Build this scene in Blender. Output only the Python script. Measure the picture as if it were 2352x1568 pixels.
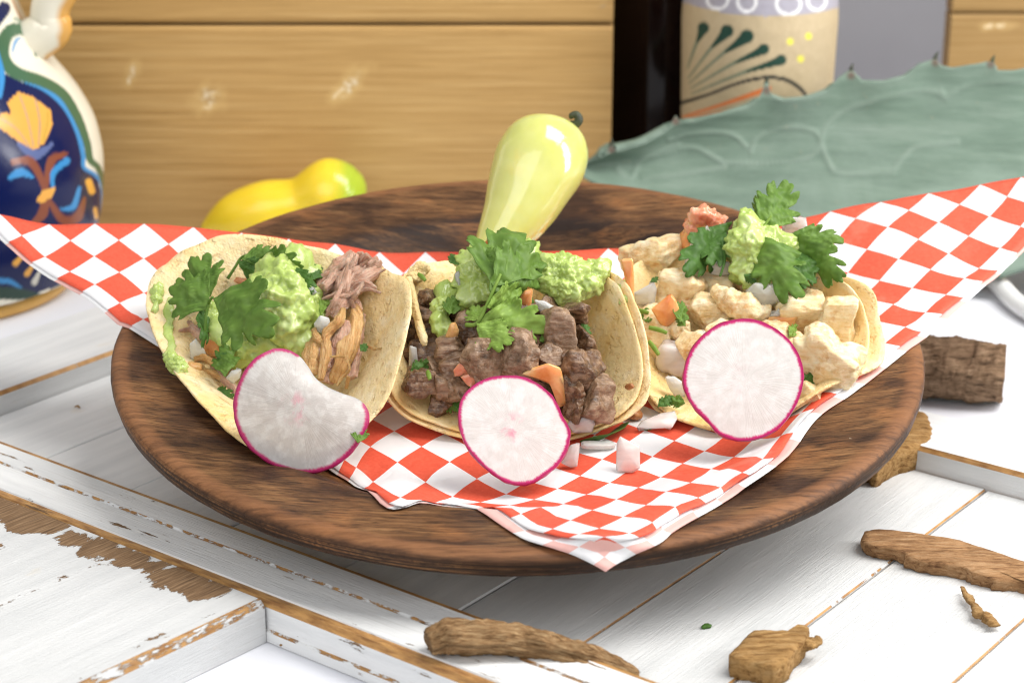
import bpy, bmesh, math, random
import numpy as np
from mathutils import Vector, geometry

for o in list(bpy.data.objects): bpy.data.objects.remove(o)
SC = bpy.context.scene
COL = SC.collection
U = 0.01                       # all numbers below are centimetres

# ------------------------------------------------------------------ camera
LENS = 70.0; W, H = 2352.0, 1568.0; FPX = LENS/36*W
PITCH = math.radians(20)
CAM = np.array([-0.2, -64.0, 27.5])
FWD = np.array([0, math.cos(PITCH), -math.sin(PITCH)])
UP = np.array([0, math.sin(PITCH), math.cos(PITCH)]); RT = np.array([1.0, 0, 0])
cd = bpy.data.cameras.new('camera'); cam = bpy.data.objects.new('camera', cd); COL.objects.link(cam)
cam.location = CAM*U; cam.rotation_euler = (math.pi/2-PITCH, 0, 0)
cd.lens = LENS; cd.sensor_width = 36; cd.clip_start = 0.01; cd.clip_end = 20
cd.dof.use_dof = True; cd.dof.focus_distance = 0.64; cd.dof.aperture_fstop = 15
SC.camera = cam
# ------------------------------------------------------------------ light
wd = bpy.data.worlds.new('World'); SC.world = wd; wd.use_nodes = True
bg = wd.node_tree.nodes['Background']; bg.inputs[0].default_value = (0.97, 0.98, 1, 1); bg.inputs[1].default_value = 0.46
def area(name, loc, target, size, power, col=(1, 1, 1), sy=None):
    l = bpy.data.lights.new(name, 'AREA'); l.shape = 'RECTANGLE'; l.size = size*U; l.size_y = (sy or size)*U
    l.energy = power; l.color = col
    o = bpy.data.objects.new(name, l); COL.objects.link(o); o.location = Vector(loc)*U
    o.rotation_euler = (Vector(target)-Vector(loc)).to_track_quat('-Z', 'Y').to_euler()
    return o
area('softbox_key', (52, -4, 98), (0, 0, 2), 46, 12.5, (1, 0.975, 0.94), 75)
area('softbox_front', (-38, -92, 78), (0, 0, 2), 90, 5.6, (1, 0.99, 0.98))
area('strip_softbox', (72, -6, 34), (0, 4, 6), 15, 3.6, (1, 0.99, 0.97), 46)
SC.view_settings.view_transform = 'Standard'; SC.view_settings.look = 'None'
SC.view_settings.exposure = 0.1; SC.view_settings.gamma = 1.0
SC.render.engine = 'CYCLES'; SC.cycles.filter_width = 1.15

# ------------------------------------------------------------------ pixel -> place
PHI = math.radians(7.5); PC = np.array([0.0, 1.35, 4.05])
PY = np.array([0, math.cos(PHI), math.sin(PHI)]); PZ = np.array([0, -math.sin(PHI), math.cos(PHI)])
def ray(px, py): return FWD + RT*((px-W/2)/FPX) - UP*((py-H/2)/FPX)
def onZ(px, py, z):            # on the horizontal plane z
    d = ray(px, py); return CAM + d*((z-CAM[2])/d[2])
def onY(px, py, y):            # on the upright plane y
    d = ray(px, py); return CAM + d*((y-CAM[1])/d[1])
def onH(px, py, h):            # at height h over the tilted plate's rim plane
    d = ray(px, py); return CAM + d*(((PC-CAM)@PZ + h)/(d@PZ))
def onP(px, py, y):            # at depth y in the plate's own frame
    d = ray(px, py); return CAM + d*(((PC-CAM)@PY + y)/(d@PY))
def toP(p):
    q = np.asarray(p, float)-PC; return np.stack([q[..., 0], q@PY, q@PZ], -1)
def fromP(p):
    p = np.asarray(p, float); return PC + p[..., 0:1]*RT + p[..., 1:2]*PY + p[..., 2:3]*PZ
def project(p):
    q = np.asarray(p, float)-CAM; c = q@FWD
    return np.stack([W/2+FPX*(q@RT)/c, H/2-FPX*(q@UP)/c], -1)
def r1(x, y): return (282+.39*x, 517+.39*y)      # zoomed crops of the photograph -> picture coordinates
def r2(x, y): return (847+.42*x, 470+.42*y)
def r3(x, y): return (1364+.42*x, 395+.42*y)
def r4(x, y): return (.48*x, .48*y)
def r5(x, y): return (1317+.48*x, .48*y)
def r6(x, y): return (.46*x, 847+.46*y)
def r7(x, y): return (894+.40*x, 941+.40*y)
def r8(x, y): return (1552+.55*x, 706+.55*y)

# ------------------------------------------------------------------ noise
_rng = np.random.RandomState(7)
_perm = _rng.permutation(256); _perm = np.concatenate([_perm, _perm, _perm])
_g = _rng.normal(size=(256, 3)); _g /= np.linalg.norm(_g, axis=1)[:, None]
def pnoise(p):
    p = np.asarray(p, float); i = np.floor(p).astype(int); f = p-i; i &= 255
    u = f*f*f*(f*(f*6-15)+10); r = 0
    for dx in (0, 1):
        for dy in (0, 1):
            for dz in (0, 1):
                h = _perm[_perm[_perm[i[..., 0]+dx]+i[..., 1]+dy]+i[..., 2]+dz]
                d = (_g[h]*(f-np.array([dx, dy, dz]))).sum(-1)
                w = (u[..., 0] if dx else 1-u[..., 0])*(u[..., 1] if dy else 1-u[..., 1])*(u[..., 2] if dz else 1-u[..., 2])
                r = r+d*w
    return r*1.5
def fbm(p, s, octv=4, gain=.5, off=0.0):
    p = np.asarray(p, float)*s+off; a = 1; t = 0
    for k in range(octv):
        t = t+a*pnoise(p+17.3*k); p = p*2.03; a *= gain
    return t

# ------------------------------------------------------------------ objects
ORG = {}
def tag(o, label=None, cat=None, group=None, kind=None):
    if label: o['label'] = label
    if cat: o['category'] = cat
    if group: o['group'] = group
    if kind: o['kind'] = kind
    return o
def empty(name, loc, label=None, cat=None, group=None):
    o = bpy.data.objects.new(name, None); COL.objects.link(o); o.location = Vector(loc)*U; o.empty_display_size = .01
    ORG[o.name] = np.array(loc, float); return tag(o, label, cat, group)
def mk(name, v, f, mat, parent=None, label=None, cat=None, group=None, kind=None, smooth=True, uv=None, col=None, fattr=None, vattr=None, org=None):
    v = np.asarray(v, float)
    if org is None:
        if parent is not None: org = ORG[parent.name]
        else: org = np.array([*(v[:, :2].min(0)+v[:, :2].max(0))/2, v[:, 2].min()])
    org = np.asarray(org, float)
    me = bpy.data.meshes.new(name); me.from_pydata(((v-org)*U).tolist(), [], f); me.validate(clean_customdata=False)
    if uv is not None:
        L = me.uv_layers.new(name='UVMap'); idx = np.empty(len(me.loops), int); me.loops.foreach_get('vertex_index', idx)
        L.data.foreach_set('uv', np.asarray(uv, float)[idx].ravel())
    if col is not None:
        A = me.color_attributes.new('paint', 'FLOAT_COLOR', 'POINT')
        c = np.ones((len(v), 4)); c[:, :3] = col; A.data.foreach_set('color', c.ravel())
    if vattr:
        for k, a in vattr.items():
            A = me.attributes.new(k, 'FLOAT', 'POINT'); A.data.foreach_set('value', np.asarray(a, float))
    if fattr:
        for k, a in fattr.items():
            A = me.attributes.new(k, 'FLOAT', 'FACE'); A.data.foreach_set('value', np.asarray(a, float))
    if mat: me.materials.append(mat)
    if smooth: me.polygons.foreach_set('use_smooth', [True]*len(me.polygons))
    o = bpy.data.objects.new(name, me); COL.objects.link(o)
    if parent is not None:
        o.parent = parent; o.location = Vector((org-ORG[parent.name])*U)
    else: o.location = Vector(org)*U
    ORG[o.name] = org
    return tag(o, label, cat, group, kind)
def vnormals(v, f):
    n = np.zeros_like(v)
    tr = np.array([t for q in f for t in ((q[0], q[i], q[i+1]) for i in range(1, len(q)-1))])
    c = np.cross(v[tr[:, 1]]-v[tr[:, 0]], v[tr[:, 2]]-v[tr[:, 0]])
    for k in range(3): np.add.at(n, tr[:, k], c)
    return n/np.maximum(np.linalg.norm(n, axis=1), 1e-12)[:, None]
def solid(v, f, th, bulge=0):
    """a sheet given thickness th below its normal; returns verts, faces, and index of source vertex"""
    v = np.asarray(v, float); n = vnormals(v, f); N = len(v)
    th = np.broadcast_to(np.asarray(th, float), (N,))
    vv = np.concatenate([v, v-n*th[:, None]])
    from collections import Counter
    cnt = Counter()
    for q in f:
        for i in range(len(q)):
            a, b = q[i], q[(i+1) % len(q)]; cnt[(a, b)] += 1
    ff = [list(q) for q in f]+[[i+N for i in q[::-1]] for q in f]
    for (a, b) in cnt:
        if (b, a) not in cnt: ff.append([b, a, a+N, b+N])
    return vv, ff, np.concatenate([np.arange(N), np.arange(N)])
_ico = {}
def ico(sub):
    if sub not in _ico:
        bm = bmesh.new(); bmesh.ops.create_icosphere(bm, subdivisions=sub, radius=1)
        _ico[sub] = (np.array([x.co[:] for x in bm.verts]), [[x.index for x in q.verts] for q in bm.faces]); bm.free()
    return _ico[sub]
def rotm(rx, ry, rz):
    cx, sx, cy, sy, cz, sz = math.cos(rx), math.sin(rx), math.cos(ry), math.sin(ry), math.cos(rz), math.sin(rz)
    return np.array([[cz, -sz, 0], [sz, cz, 0], [0, 0, 1]])@np.array([[cy, 0, sy], [0, 1, 0], [-sy, 0, cy]])@np.array([[1, 0, 0], [0, cx, -sx], [0, sx, cx]])
def chunk(c, rad, rot=(0, 0, 0), n=2.6, sub=4, lump=.22, ls=.9, rough=.05, rs=3.0, seed=0, fib=None, cuts=0, cd_=(.62, .9)):
    """irregular lump: super-ellipsoid with large and small relief"""
    d, f = ico(sub); rad = np.asarray(rad, float)
    r = (np.abs(d)**n).sum(1)**(-1/n); v = d*r[:, None]
    off = seed*13.71
    m = rad.mean(); q = v*rad/m
    v = v*(1+lump*fbm(q, ls, 3, .5, off)[:, None])
    if cuts:                      # knife cuts: flat faces with softly rounded edges
        rs_ = np.random.RandomState(int(seed*97) % 100000)
        for _ in range(cuts):
            nn = rs_.normal(size=3); nn /= np.linalg.norm(nn); dd = rs_.uniform(*cd_); x = v@nn-dd; v = v-np.where(x > 0, x*.93, 0)[:, None]*nn
    p = v*rad
    if fib is not None:
        p = p + d*(fib*np.sin(p[:, 0]*9/m+5*fbm(p, .8/m, 2, .5, off+3)))[:, None]
    p = p + d*(rough*fbm(p/m, rs, 3, .6, off+7))[:, None]*m
    return p@rotm(*rot).T+np.asarray(c), f
def spheres_blob(cs, rs_, sub=5, k=14, lump=.1, ls=1.2, rough=.06, rs=2.5, seed=0, c=None):
    """star-shaped soft union of spheres"""
    cs = np.asarray(cs, float); R = np.asarray(rs_, float); d, f = ico(sub)
    c = cs.mean(0) if c is None else np.asarray(c, float); best = np.zeros(len(d)); S = np.zeros(len(d))
    acc = np.zeros(len(d))
    for q, r in zip(cs, R):
        o = q-c; b = d@o; disc = b*b-(o@o)+r*r
        t = np.where(disc > 0, b+np.sqrt(np.maximum(disc, 0)), 0); t = np.maximum(t, 0); acc += np.exp(k*np.minimum(t, 50)/R.mean()/4)
    t = np.log(acc+1e-9)*R.mean()*4/k; t = np.maximum(t, .12*R.mean())
    p = d*t[:, None]; m = R.mean(); off = seed*9.3
    p = p*(1+lump*fbm(p/m, ls, 3, .55, off)[:, None])+d*(m*rough*fbm(p/m, rs, 4, .6, off+5))[:, None]
    return p+c, f
def catmull(P, n):
    P = np.asarray(P, float); t = np.linspace(0, len(P)-1, n); i = np.clip(t.astype(int), 0, len(P)-2); f = (t-i)[:, None]
    g = lambda k: P[np.clip(k, 0, len(P)-1)]
    a, b, c, d = g(i-1), g(i), g(i+1), g(i+2)
    return .5*((2*b)+(c-a)*f+(2*a-5*b+4*c-d)*f*f+(3*b-a-3*c+d)*f**3)
def sweep(pts, rad, n=24, m=12, flat=1.0, up=(0, 0, 1), twist=0, nz=0.0, ns=1.0, ridge=0.0, rk=5, seed=0, cap=True):
    C = catmull(pts, n); R = np.interp(np.linspace(0, 1, n), np.linspace(0, 1, len(rad)), rad) if np.ndim(rad) else np.full(n, rad)
    T = np.gradient(C, axis=0); T /= np.linalg.norm(T, axis=1)[:, None]
    up = np.asarray(up, float); v = []; uv = []
    for i in range(n):
        s = np.cross(T[i], up); s /= max(np.linalg.norm(s), 1e-9); w = np.cross(s, T[i])
        for j in range(m):
            a = 2*math.pi*j/m+twist*i/n
            rr = R[i]*(1+ridge*math.sin(rk*2*math.pi*j/m+seed+1.5*i/n))
            v.append(C[i]+rr*(math.cos(a)*s+flat*math.sin(a)*w)); uv.append((i/n, j/m))
    v = np.array(v)
    if nz:
        cc = np.repeat(C, m, 0); dr = v-cc
        v = v+dr*(nz*fbm(np.stack([np.repeat(np.arange(n)*.08, m), *(dr/np.maximum(np.repeat(R, m), 1e-3)[:, None])[:, :].T[1:]], -1)*1.0, ns, 4, .6, seed*5.1))[:, None]
    f = [[i*m+j, i*m+(j+1) % m, (i+1)*m+(j+1) % m, (i+1)*m+j] for i in range(n-1) for j in range(m)]
    if cap: f += [list(range(m))[::-1], [(n-1)*m+j for j in range(m)]]
    return v, f
def suv(n, m): return np.array([(i/n, j/m) for i in range(n) for j in range(m)])
def lathe(prof, c, n=96, axis=None, a0=0, a1=2*math.pi):
    prof = np.asarray(prof, float); full = abs(a1-a0-2*math.pi) < 1e-6
    A = np.linspace(a0, a1, n, endpoint=not full)
    v = np.stack([prof[:, 0:1]*np.cos(A), prof[:, 0:1]*np.sin(A), np.repeat(prof[:, 1:2], n, 1)], -1).reshape(-1, 3)+np.asarray(c)
    k = len(prof); f = [[i*n+j, i*n+(j+1) % n, (i+1)*n+(j+1) % n, (i+1)*n+j] for i in range(k-1) for j in range(n if full else n-1)]
    return v, f
class RBF:
    """thin-plate interpolation from the plane into space"""
    def __init__(s, x, y, reg=1e-4):
        s.x = np.asarray(x, float); y = np.asarray(y, float); n = len(s.x)
        K = s.k(s.x)+reg*np.eye(n); P = np.c_[np.ones(n), s.x]
        A = np.zeros((n+3, n+3)); A[:n, :n] = K; A[:n, n:] = P; A[n:, :n] = P.T
        s.w = np.linalg.solve(A, np.r_[y, np.zeros((3, y.shape[1]))])
    def k(s, q):
        d2 = ((q[:, None]-s.x[None])**2).sum(-1); return .5*d2*np.log(d2+1e-12)
    def __call__(s, q):
        q = np.asarray(q, float); return s.k(q)@s.w[:-3]+np.c_[np.ones(len(q)), q]@s.w[-3:]
def disc_grid(nr, na):
    """points of the unit disc, faces, polar coordinates; angle 0 = towards the viewer, 90 = right"""
    q = [(0, 0)]; pol = [(0, 0)]
    for i in range(1, nr+1):
        for j in range(na):
            a = 2*math.pi*j/na; q.append((i/nr*math.sin(a), -i/nr*math.cos(a))); pol.append((i/nr, a))
    f = [[0, 1+j, 1+(j+1) % na] for j in range(na)]
    for i in range(nr-1):
        b = 1+i*na
        f += [[b+j, b+na+j, b+na+(j+1) % na, b+(j+1) % na] for j in range(na)]
    return np.array(q), f, np.array(pol)
def box(u0, u1, v0, v1, z0, z1, ch=.12):
    """chamfered box; wear marks the chamfers"""
    xs = [u0, u0+ch, u1-ch, u1]; ys = [v0, v0+ch, v1-ch, v1]; zs = [z0, z0+ch, z1-ch, z1]
    bm = bmesh.new(); 
    for x in (u0, u1):
        for y in (v0, v1):
            for z in (z0, z1): bm.verts.new((x, y, z))
    bmesh.ops.convex_hull(bm, input=bm.verts)
    bmesh.ops.dissolve_limit(bm, angle_limit=.01, verts=bm.verts, edges=bm.edges)
    bmesh.ops.bevel(bm, geom=bm.edges[:], offset=ch, segments=1, affect='EDGES')
    v = np.array([x.co[:] for x in bm.verts]); bm.verts.index_update(); f = [[x.index for x in q.verts] for q in bm.faces]
    w = [0 if max(abs(c) for c in q.normal) > .95 else 1 for q in bm.faces]; bm.free()
    return v, f, w
def inpoly(pts, poly):
    x, y = pts[:, 0], pts[:, 1]; c = np.zeros(len(pts), bool); P = np.asarray(poly, float); j = len(P)-1
    for i in range(len(P)):
        xi, yi = P[i]; xj, yj = P[j]
        c ^= ((yi > y) != (yj > y)) & (x < (xj-xi)*(y-yi)/(yj-yi+1e-12)+xi); j = i
    return c
def stroke(pts, line, wid, n=60):
    """distance test to a tapering stroke; value <1 inside"""
    L = catmull(line, n); w = np.interp(np.linspace(0, 1, n), np.linspace(0, 1, len(wid)), wid) if np.ndim(wid) else np.full(n, float(wid))
    best = np.full(len(pts), 9.0)
    for i in range(n):
        best = np.minimum(best, np.hypot(pts[:, 0]-L[i, 0], pts[:, 1]-L[i, 1])/(w[i]/2))
    return best
# ------------------------------------------------------------------ materials
class G:
    def __init__(s, name):
        s.m = bpy.data.materials.new(name); s.m.use_nodes = True; s.t = s.m.node_tree; s.b = s.t.nodes['Principled BSDF']
    def N(s, typ, inp=None, **kw):
        n = s.t.nodes.new(typ)
        for k, v in kw.items(): setattr(n, k, v)
        for k, v in (inp or {}).items(): s.put(n.inputs[k], v)
        return n
    def put(s, sock, v):
        if isinstance(v, bpy.types.NodeSocket): s.t.links.new(v, sock)
        elif isinstance(v, (tuple, list)) and len(v) == 3 and sock.type == 'RGBA': sock.default_value = (*v, 1)
        else: sock.default_value = v
    def obj(s): return s.N('ShaderNodeTexCoord').outputs['Object']
    def uv(s): return s.N('ShaderNodeTexCoord').outputs['UV']
    def attr(s, a, out='Fac'): return s.N('ShaderNodeAttribute', attribute_name=a).outputs[out]
    def map(s, vec, scale=(1, 1, 1), rot=(0, 0, 0), loc=(0, 0, 0)):
        return s.N('ShaderNodeMapping', {'Vector': vec, 'Scale': scale, 'Rotation': rot, 'Location': loc}).outputs[0]
    def noise(s, vec, scale, det=4, rough=.55, dist=0):
        return s.N('ShaderNodeTexNoise', {'Vector': vec, 'Scale': scale, 'Detail': det, 'Roughness': rough, 'Distortion': dist}).outputs['Fac']
    def vor(s, vec, scale, feat='F1', out='Distance'):
        return s.N('ShaderNodeTexVoronoi', {'Vector': vec, 'Scale': scale}, feature=feat).outputs[out]
    def ramp(s, fac, stops):
        n = s.N('ShaderNodeValToRGB', {'Fac': fac}); e = n.color_ramp.elements
        while len(e) < len(stops): e.new(.5)
        for el, (p, c) in zip(e, stops): el.position = p; el.color = (*c, 1) if np.ndim(c) else (c, c, c, 1)
        return n.outputs[0]
    def mix(s, fac, a, b, mode='MIX'):
        n = s.N('ShaderNodeMix', data_type='RGBA', blend_type=mode); s.put(n.inputs[0], fac); s.put(n.inputs[6], a); s.put(n.inputs[7], b); return n.outputs[2]
    def math(s, op, a, b=0.0, c=None):
        n = s.N('ShaderNodeMath', operation=op); s.put(n.inputs[0], a); s.put(n.inputs[1], b)
        if c is not None: s.put(n.inputs[2], c)
        return n.outputs[0]
    def sep(s, v):
        n = s.N('ShaderNodeSeparateXYZ', {0: v}); return n.outputs
    def bump(s, h, st=.3, d=.001, nrm=None):
        n = s.N('ShaderNodeBump', {'Height': h, 'Strength': st, 'Distance': d})
        if nrm is not None: s.put(n.inputs['Normal'], nrm)
        s.put(s.b.inputs['Normal'], n.outputs[0]); return n.outputs[0]
    def set(s, **kw):
        T = {'col': 'Base Color', 'rough': 'Roughness', 'spec': 'Specular IOR Level', 'sss': 'Subsurface Weight', 'rad': 'Subsurface Radius',
             'scale': 'Subsurface Scale', 'coat': 'Coat Weight', 'crough': 'Coat Roughness', 'trans': 'Transmission Weight', 'ior': 'IOR', 'metal': 'Metallic'}
        for k, v in kw.items(): s.put(s.b.inputs[T[k]], v)
        return s.m

MT = {}
# tortilla: pale corn dough, mottled, a few toasted freckles
def tortilla_mat(name, a, b, toast):
    g = G(name); o = g.obj()
    base = g.ramp(g.noise(o, 42, 5, .62), [(.33, a), (.66, b)])
    c = g.mix(g.ramp(g.noise(o, 150, 4, .6), [(.5, 0), (.7, .55)]), base, (.86, .78, .58))
    oil = g.ramp(g.noise(g.map(o, loc=(.7, .2, .4)), 36, 4, .6, .5), [(.54, 0), (.68, .6)]); c = g.mix(oil, c, (.74, .46, .12))
    pit = g.ramp(g.noise(g.map(o, loc=(.9, .3, .2)), 230, 3, .6), [(.58, 0), (.68, 1)]); c = g.mix(g.math('MULTIPLY', pit, .3), c, (.60, .36, .11))
    spot = g.ramp(g.noise(g.map(o, loc=(.3, .1, .7)), 85, 5, .68, .7), [(.62, 0), (.70, 1)]); c = g.mix(g.math('MULTIPLY', spot, toast), c, (.40, .18, .04))
    char = g.ramp(g.noise(g.map(o, loc=(.1, .8, .3)), 190, 3, .6), [(.73, 0), (.77, 1)]); c = g.mix(g.math('MULTIPLY', char, toast), c, (.10, .045, .015))
    frk = g.ramp(g.noise(o, 520, 2, .5), [(.70, 0), (.75, 1)]); c = g.mix(g.math('MULTIPLY', frk, .6), c, (.30, .13, .03))
    hh = g.math('ADD', g.noise(o, 170, 5, .65), g.math('MULTIPLY', g.noise(o, 700, 3, .6), .45))
    g.bump(g.math('SUBTRACT', hh, g.math('MULTIPLY', pit, .4)), .8, .0014)
    return g.set(col=c, rough=g.mix(oil, (.55,)*3, (.3,)*3), sss=.15, rad=(.8, .5, .25), scale=.002, spec=.35)
MT['tort'] = tortilla_mat('tortilla_dough', (.80, .58, .26), (.88, .73, .43), .5)
MT['tort2'] = tortilla_mat('tortilla_dough_toasted', (.79, .56, .23), (.87, .70, .38), .9)
# dark stained plate wood: streaky grain, thin layers that show on cut slopes and on the edge
g = G('plate_wood'); o = g.obj(); rot = (0, 0, .07)
fine = g.noise(g.map(o, (110, 1250, 900), rot), 1, 4, .7, .4)
mid = g.noise(g.map(o, (42, 560, 420), rot), 1, 5, .65, .4)
big = g.noise(g.map(o, (22, 48, 40), rot), 1, 5, .62, .3)
c = g.ramp(mid, [(.28, (.066, .029, .012)), (.46, (.145, .068, .027)), (.60, (.215, .108, .044)), (.76, (.31, .172, .075))])
c = g.mix(g.ramp(big, [(.40, .92), (.58, 0)]), c, (.038, .017, .009))
c = g.mix(g.ramp(g.noise(g.map(o, (30, 50, 40), loc=(1.3, .4, 0)), 1, 3, .6), [(.54, 0), (.7, .55)]), c, (.36, .15, .05))
c = g.mix(.85, c, g.ramp(fine, [(.36, (.18, .14, .12)), (.50, (.9, .88, .86)), (.66, (1.25, 1.22, 1.2))]), 'MULTIPLY')
nz = g.math('ABSOLUTE', g.sep(g.N('ShaderNodeTexCoord').outputs['Normal'])[2])
lay = g.ramp(g.noise(g.map(o, (3, 3, 330)), 3, 2, .5), [(.38, .0), (.46, 1), (.54, 1), (.60, 0)])
c = g.mix(g.math('MULTIPLY', lay, g.ramp(nz, [(.5, .95), (.95, 0)])), c, (.022, .011, .006))
rim = g.attr('rimedge'); c = g.mix(g.math('MULTIPLY', rim, g.ramp(mid, [(.35, .25), (.6, .75)])), c, (.27, .118, .05))
dark_ring = g.attr('dark_ring'); c = g.mix(g.math('MULTIPLY', dark_ring, g.ramp(g.noise(g.map(o, (35, 190, 60), rot), 1, 5, .65), [(.44, 1), (.56, .05)])), c, (.020, .010, .007))  # near-black streaks in a ring along the slope of the well
scr = g.ramp(g.noise(g.map(o, (1, 1, 1), loc=(.2, .5, .1)), 260, 3, .7), [(.74, 0), (.78, 1)]); c = g.mix(g.math('MULTIPLY', scr, .45), c, (.50, .40, .30))
g.bump(g.math('ADD', fine, mid), .4, .0006)
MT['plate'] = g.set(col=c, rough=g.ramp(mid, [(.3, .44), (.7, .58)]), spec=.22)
# chipped white paint over wood, by metric uv (u along the board)
def paint_mat(name, chip=.70, heavy=0, worn=.55, k=1.0):
    g = G(name); uv = g.uv()
    wood = g.ramp(g.noise(g.map(uv, (.5, 9, 1)), 1.6, 6, .65, .3), [(.3, (.06, .032, .016)), (.5, (.20, .115, .055)), (.7, (.36, .235, .13))])
    tone = g.ramp(g.noise(g.map(uv, (.12, 1.2, 1)), 1.0, 4, .6), [(.3, (.57*k, .58*k, .58*k)), (.7, (.70*k, .705*k, .70*k))])
    lines = g.ramp(g.noise(g.map(uv, (.1, 9, 1)), 1.3, 4, .6), [(.60, 0), (.72, 1)])
    c = g.mix(g.math('MULTIPLY', lines, .5), tone, (.50, .48, .45))
    sp = g.ramp(g.noise(g.map(uv, (1.1, 4.5, 1), loc=(7, 1, 0)), 2.4, 5, .75), [(.70, 0), (.75, 1)]); c = g.mix(g.math('MULTIPLY', sp, .6), c, (.36, .29, .22))
    stain = g.ramp(g.noise(g.map(uv, (.5, .7, 1), loc=(3, 9, 0)), .9, 3, .6), [(.66, 0), (.8, 1)])
    c = g.mix(g.math('MULTIPLY', stain, .3), c, (.66, .5, .25))
    n1 = g.noise(g.map(uv, (.22, 1.5, 1)), 1.0, 8, .72, .25)
    m = g.ramp(n1, [(chip, 0), (chip+.012, 1)])
    if heavy:
        hv = g.attr('heavy'); n2 = g.noise(g.map(uv, (.35, .75, 1), loc=(4.7, 2, 0)), .6, 8, .72, .5)
        m = g.math('MAXIMUM', m, g.ramp(g.math('ADD', g.math('MULTIPLY', hv, .42), n2), [(.795, 0), (.802, 1)]))
    w = g.attr('wear')
    wn = g.noise(g.map(uv, (.8, 2.2, 1)), 1.3, 6, .72); we = g.math('MULTIPLY', g.math('MINIMUM', w, 1.0), g.ramp(g.math('ADD', wn, g.math('MULTIPLY', g.math('MAXIMUM', g.math('SUBTRACT', w, 1.0), 0.0), .2)), [(worn-.03, 0), (worn+.02, 1)]))
    c = g.mix(we, c, g.ramp(g.noise(g.map(uv, (.6, 3, 1)), 2, 4, .6), [(.35, (.24, .11, .035)), (.6, (.50, .27, .09))]))
    ck = g.ramp(g.noise(g.map(uv, (.16, 3.2, 1), loc=(1, 5, 0)), 1.5, 7, .75, .2), [(.69, 0), (.71, 1)]); c = g.mix(g.math('MULTIPLY', ck, .8), c, (.09, .07, .055))
    c = g.mix(m, c, wood)
    hair = g.noise(g.map(uv, (.35, 14, 1)), 1.6, 4, .7); c = g.mix(g.math('MULTIPLY', g.ramp(hair, [(.62, 0), (.72, 1)]), .28), c, (.42, .40, .37))
    h = g.math('SUBTRACT', g.math('ADD', g.math('MULTIPLY', g.noise(g.map(uv, (.4, 5, 1)), 2.2, 5, .6), .35), g.math('MULTIPLY', hair, .5)), g.math('ADD', m, we))
    g.bump(h, .7, .0009)
    return g.set(col=c, rough=g.mix(m, (.42,)*3, (.75,)*3), spec=.4)
MT['paint'] = paint_mat('white_chipped_paint', .70, 0, .55, 1.08)
MT['paint_worn'] = paint_mat('white_worn_moulding_paint', .61, 0, .5, 1.2)
MT['paint_heavy'] = paint_mat('white_heavily_chipped_paint', .70, 1, .5)
MT['paint_fresh'] = paint_mat('white_even_paint', .84, 0, .72, 1.2)
MT['paint_board'] = paint_mat('white_panel_board_paint', .80, 0, .42)
# pale plank wood of the crates
def plank_mat(name, k=1.0):
    g = G(name); uv = g.uv()
    gr = g.noise(g.map(uv, (.05, 2.6, 1)), 1.6, 7, .66, .3); f2 = g.noise(g.map(uv, (.2, 16, 1)), 1.2, 4, .65)
    c = g.ramp(gr, [(.28, (.40*k, .235*k, .078*k)), (.5, (.50*k, .31*k, .115*k)), (.72, (.59*k, .39*k, .165*k))])
    c = g.mix(.35, c, g.ramp(f2, [(.38, (.55, .5, .42)), (.6, (1, 1, 1))]), 'MULTIPLY')
    kn = g.attr('knot')
    c = g.mix(g.math('MULTIPLY', kn, .6), c, (.74, .52, .22)); c = g.mix(g.math('MULTIPLY', g.ramp(kn, [(.55, 0), (.9, 1)]), g.ramp(g.noise(g.map(uv, (1, 1, 1)), 4, 3), [(.45, 0), (.6, 1)])), c, (.86, .74, .52)); kd = g.attr('knotdark'); c = g.mix(kd, c, (.16, .07, .025))
    g.bump(g.math('ADD', gr, f2), .3, .0008)
    return g.set(col=c, rough=.6, spec=.25)
MT['plank'] = plank_mat('crate_plank'); MT['plank_dark'] = plank_mat('crate_plank_darker', .72)
# bark and driftwood
def bark_mat(name, a, b, c3, uv=False):
    g = G(name); o = g.obj(); n = g.noise(g.map(g.uv(), (1.6, 26, 1)), 1.6, 8, .72, .35) if uv else g.noise(g.map(o, (30, 210, 210)), 3, 8, .72, .4); n2 = g.noise(o, 110, 5, .7)
    c = g.ramp(n, [(.34, a), (.48, b), (.66, c3)]); c = g.mix(.5, c, g.ramp(n2, [(.34, (.3, .25, .2)), (.6, (1, 1, 1))]), 'MULTIPLY')
    g.bump(g.math('ADD', n, g.math('MULTIPLY', n2, .6)), .9, .0018)
    return g.set(col=c, rough=.85, spec=.15)
MT['drift'] = bark_mat('driftwood', (.10, .05, .02), (.38, .22, .10), (.62, .43, .23), True)
MT['curl'] = bark_mat('tan_bark', (.22, .11, .04), (.42, .24, .09), (.55, .36, .17))
MT['bark'] = bark_mat('brown_bark', (.15, .07, .035), (.42, .23, .105), (.56, .35, .19))
MT['chunkwood'] = bark_mat('rust_brown_wood', (.15, .065, .02), (.44, .25, .09), (.60, .38, .17))
MT['logwood'] = bark_mat('dark_log_wood', (.07, .042, .025), (.27, .17, .10), (.44, .30, .19))
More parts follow.
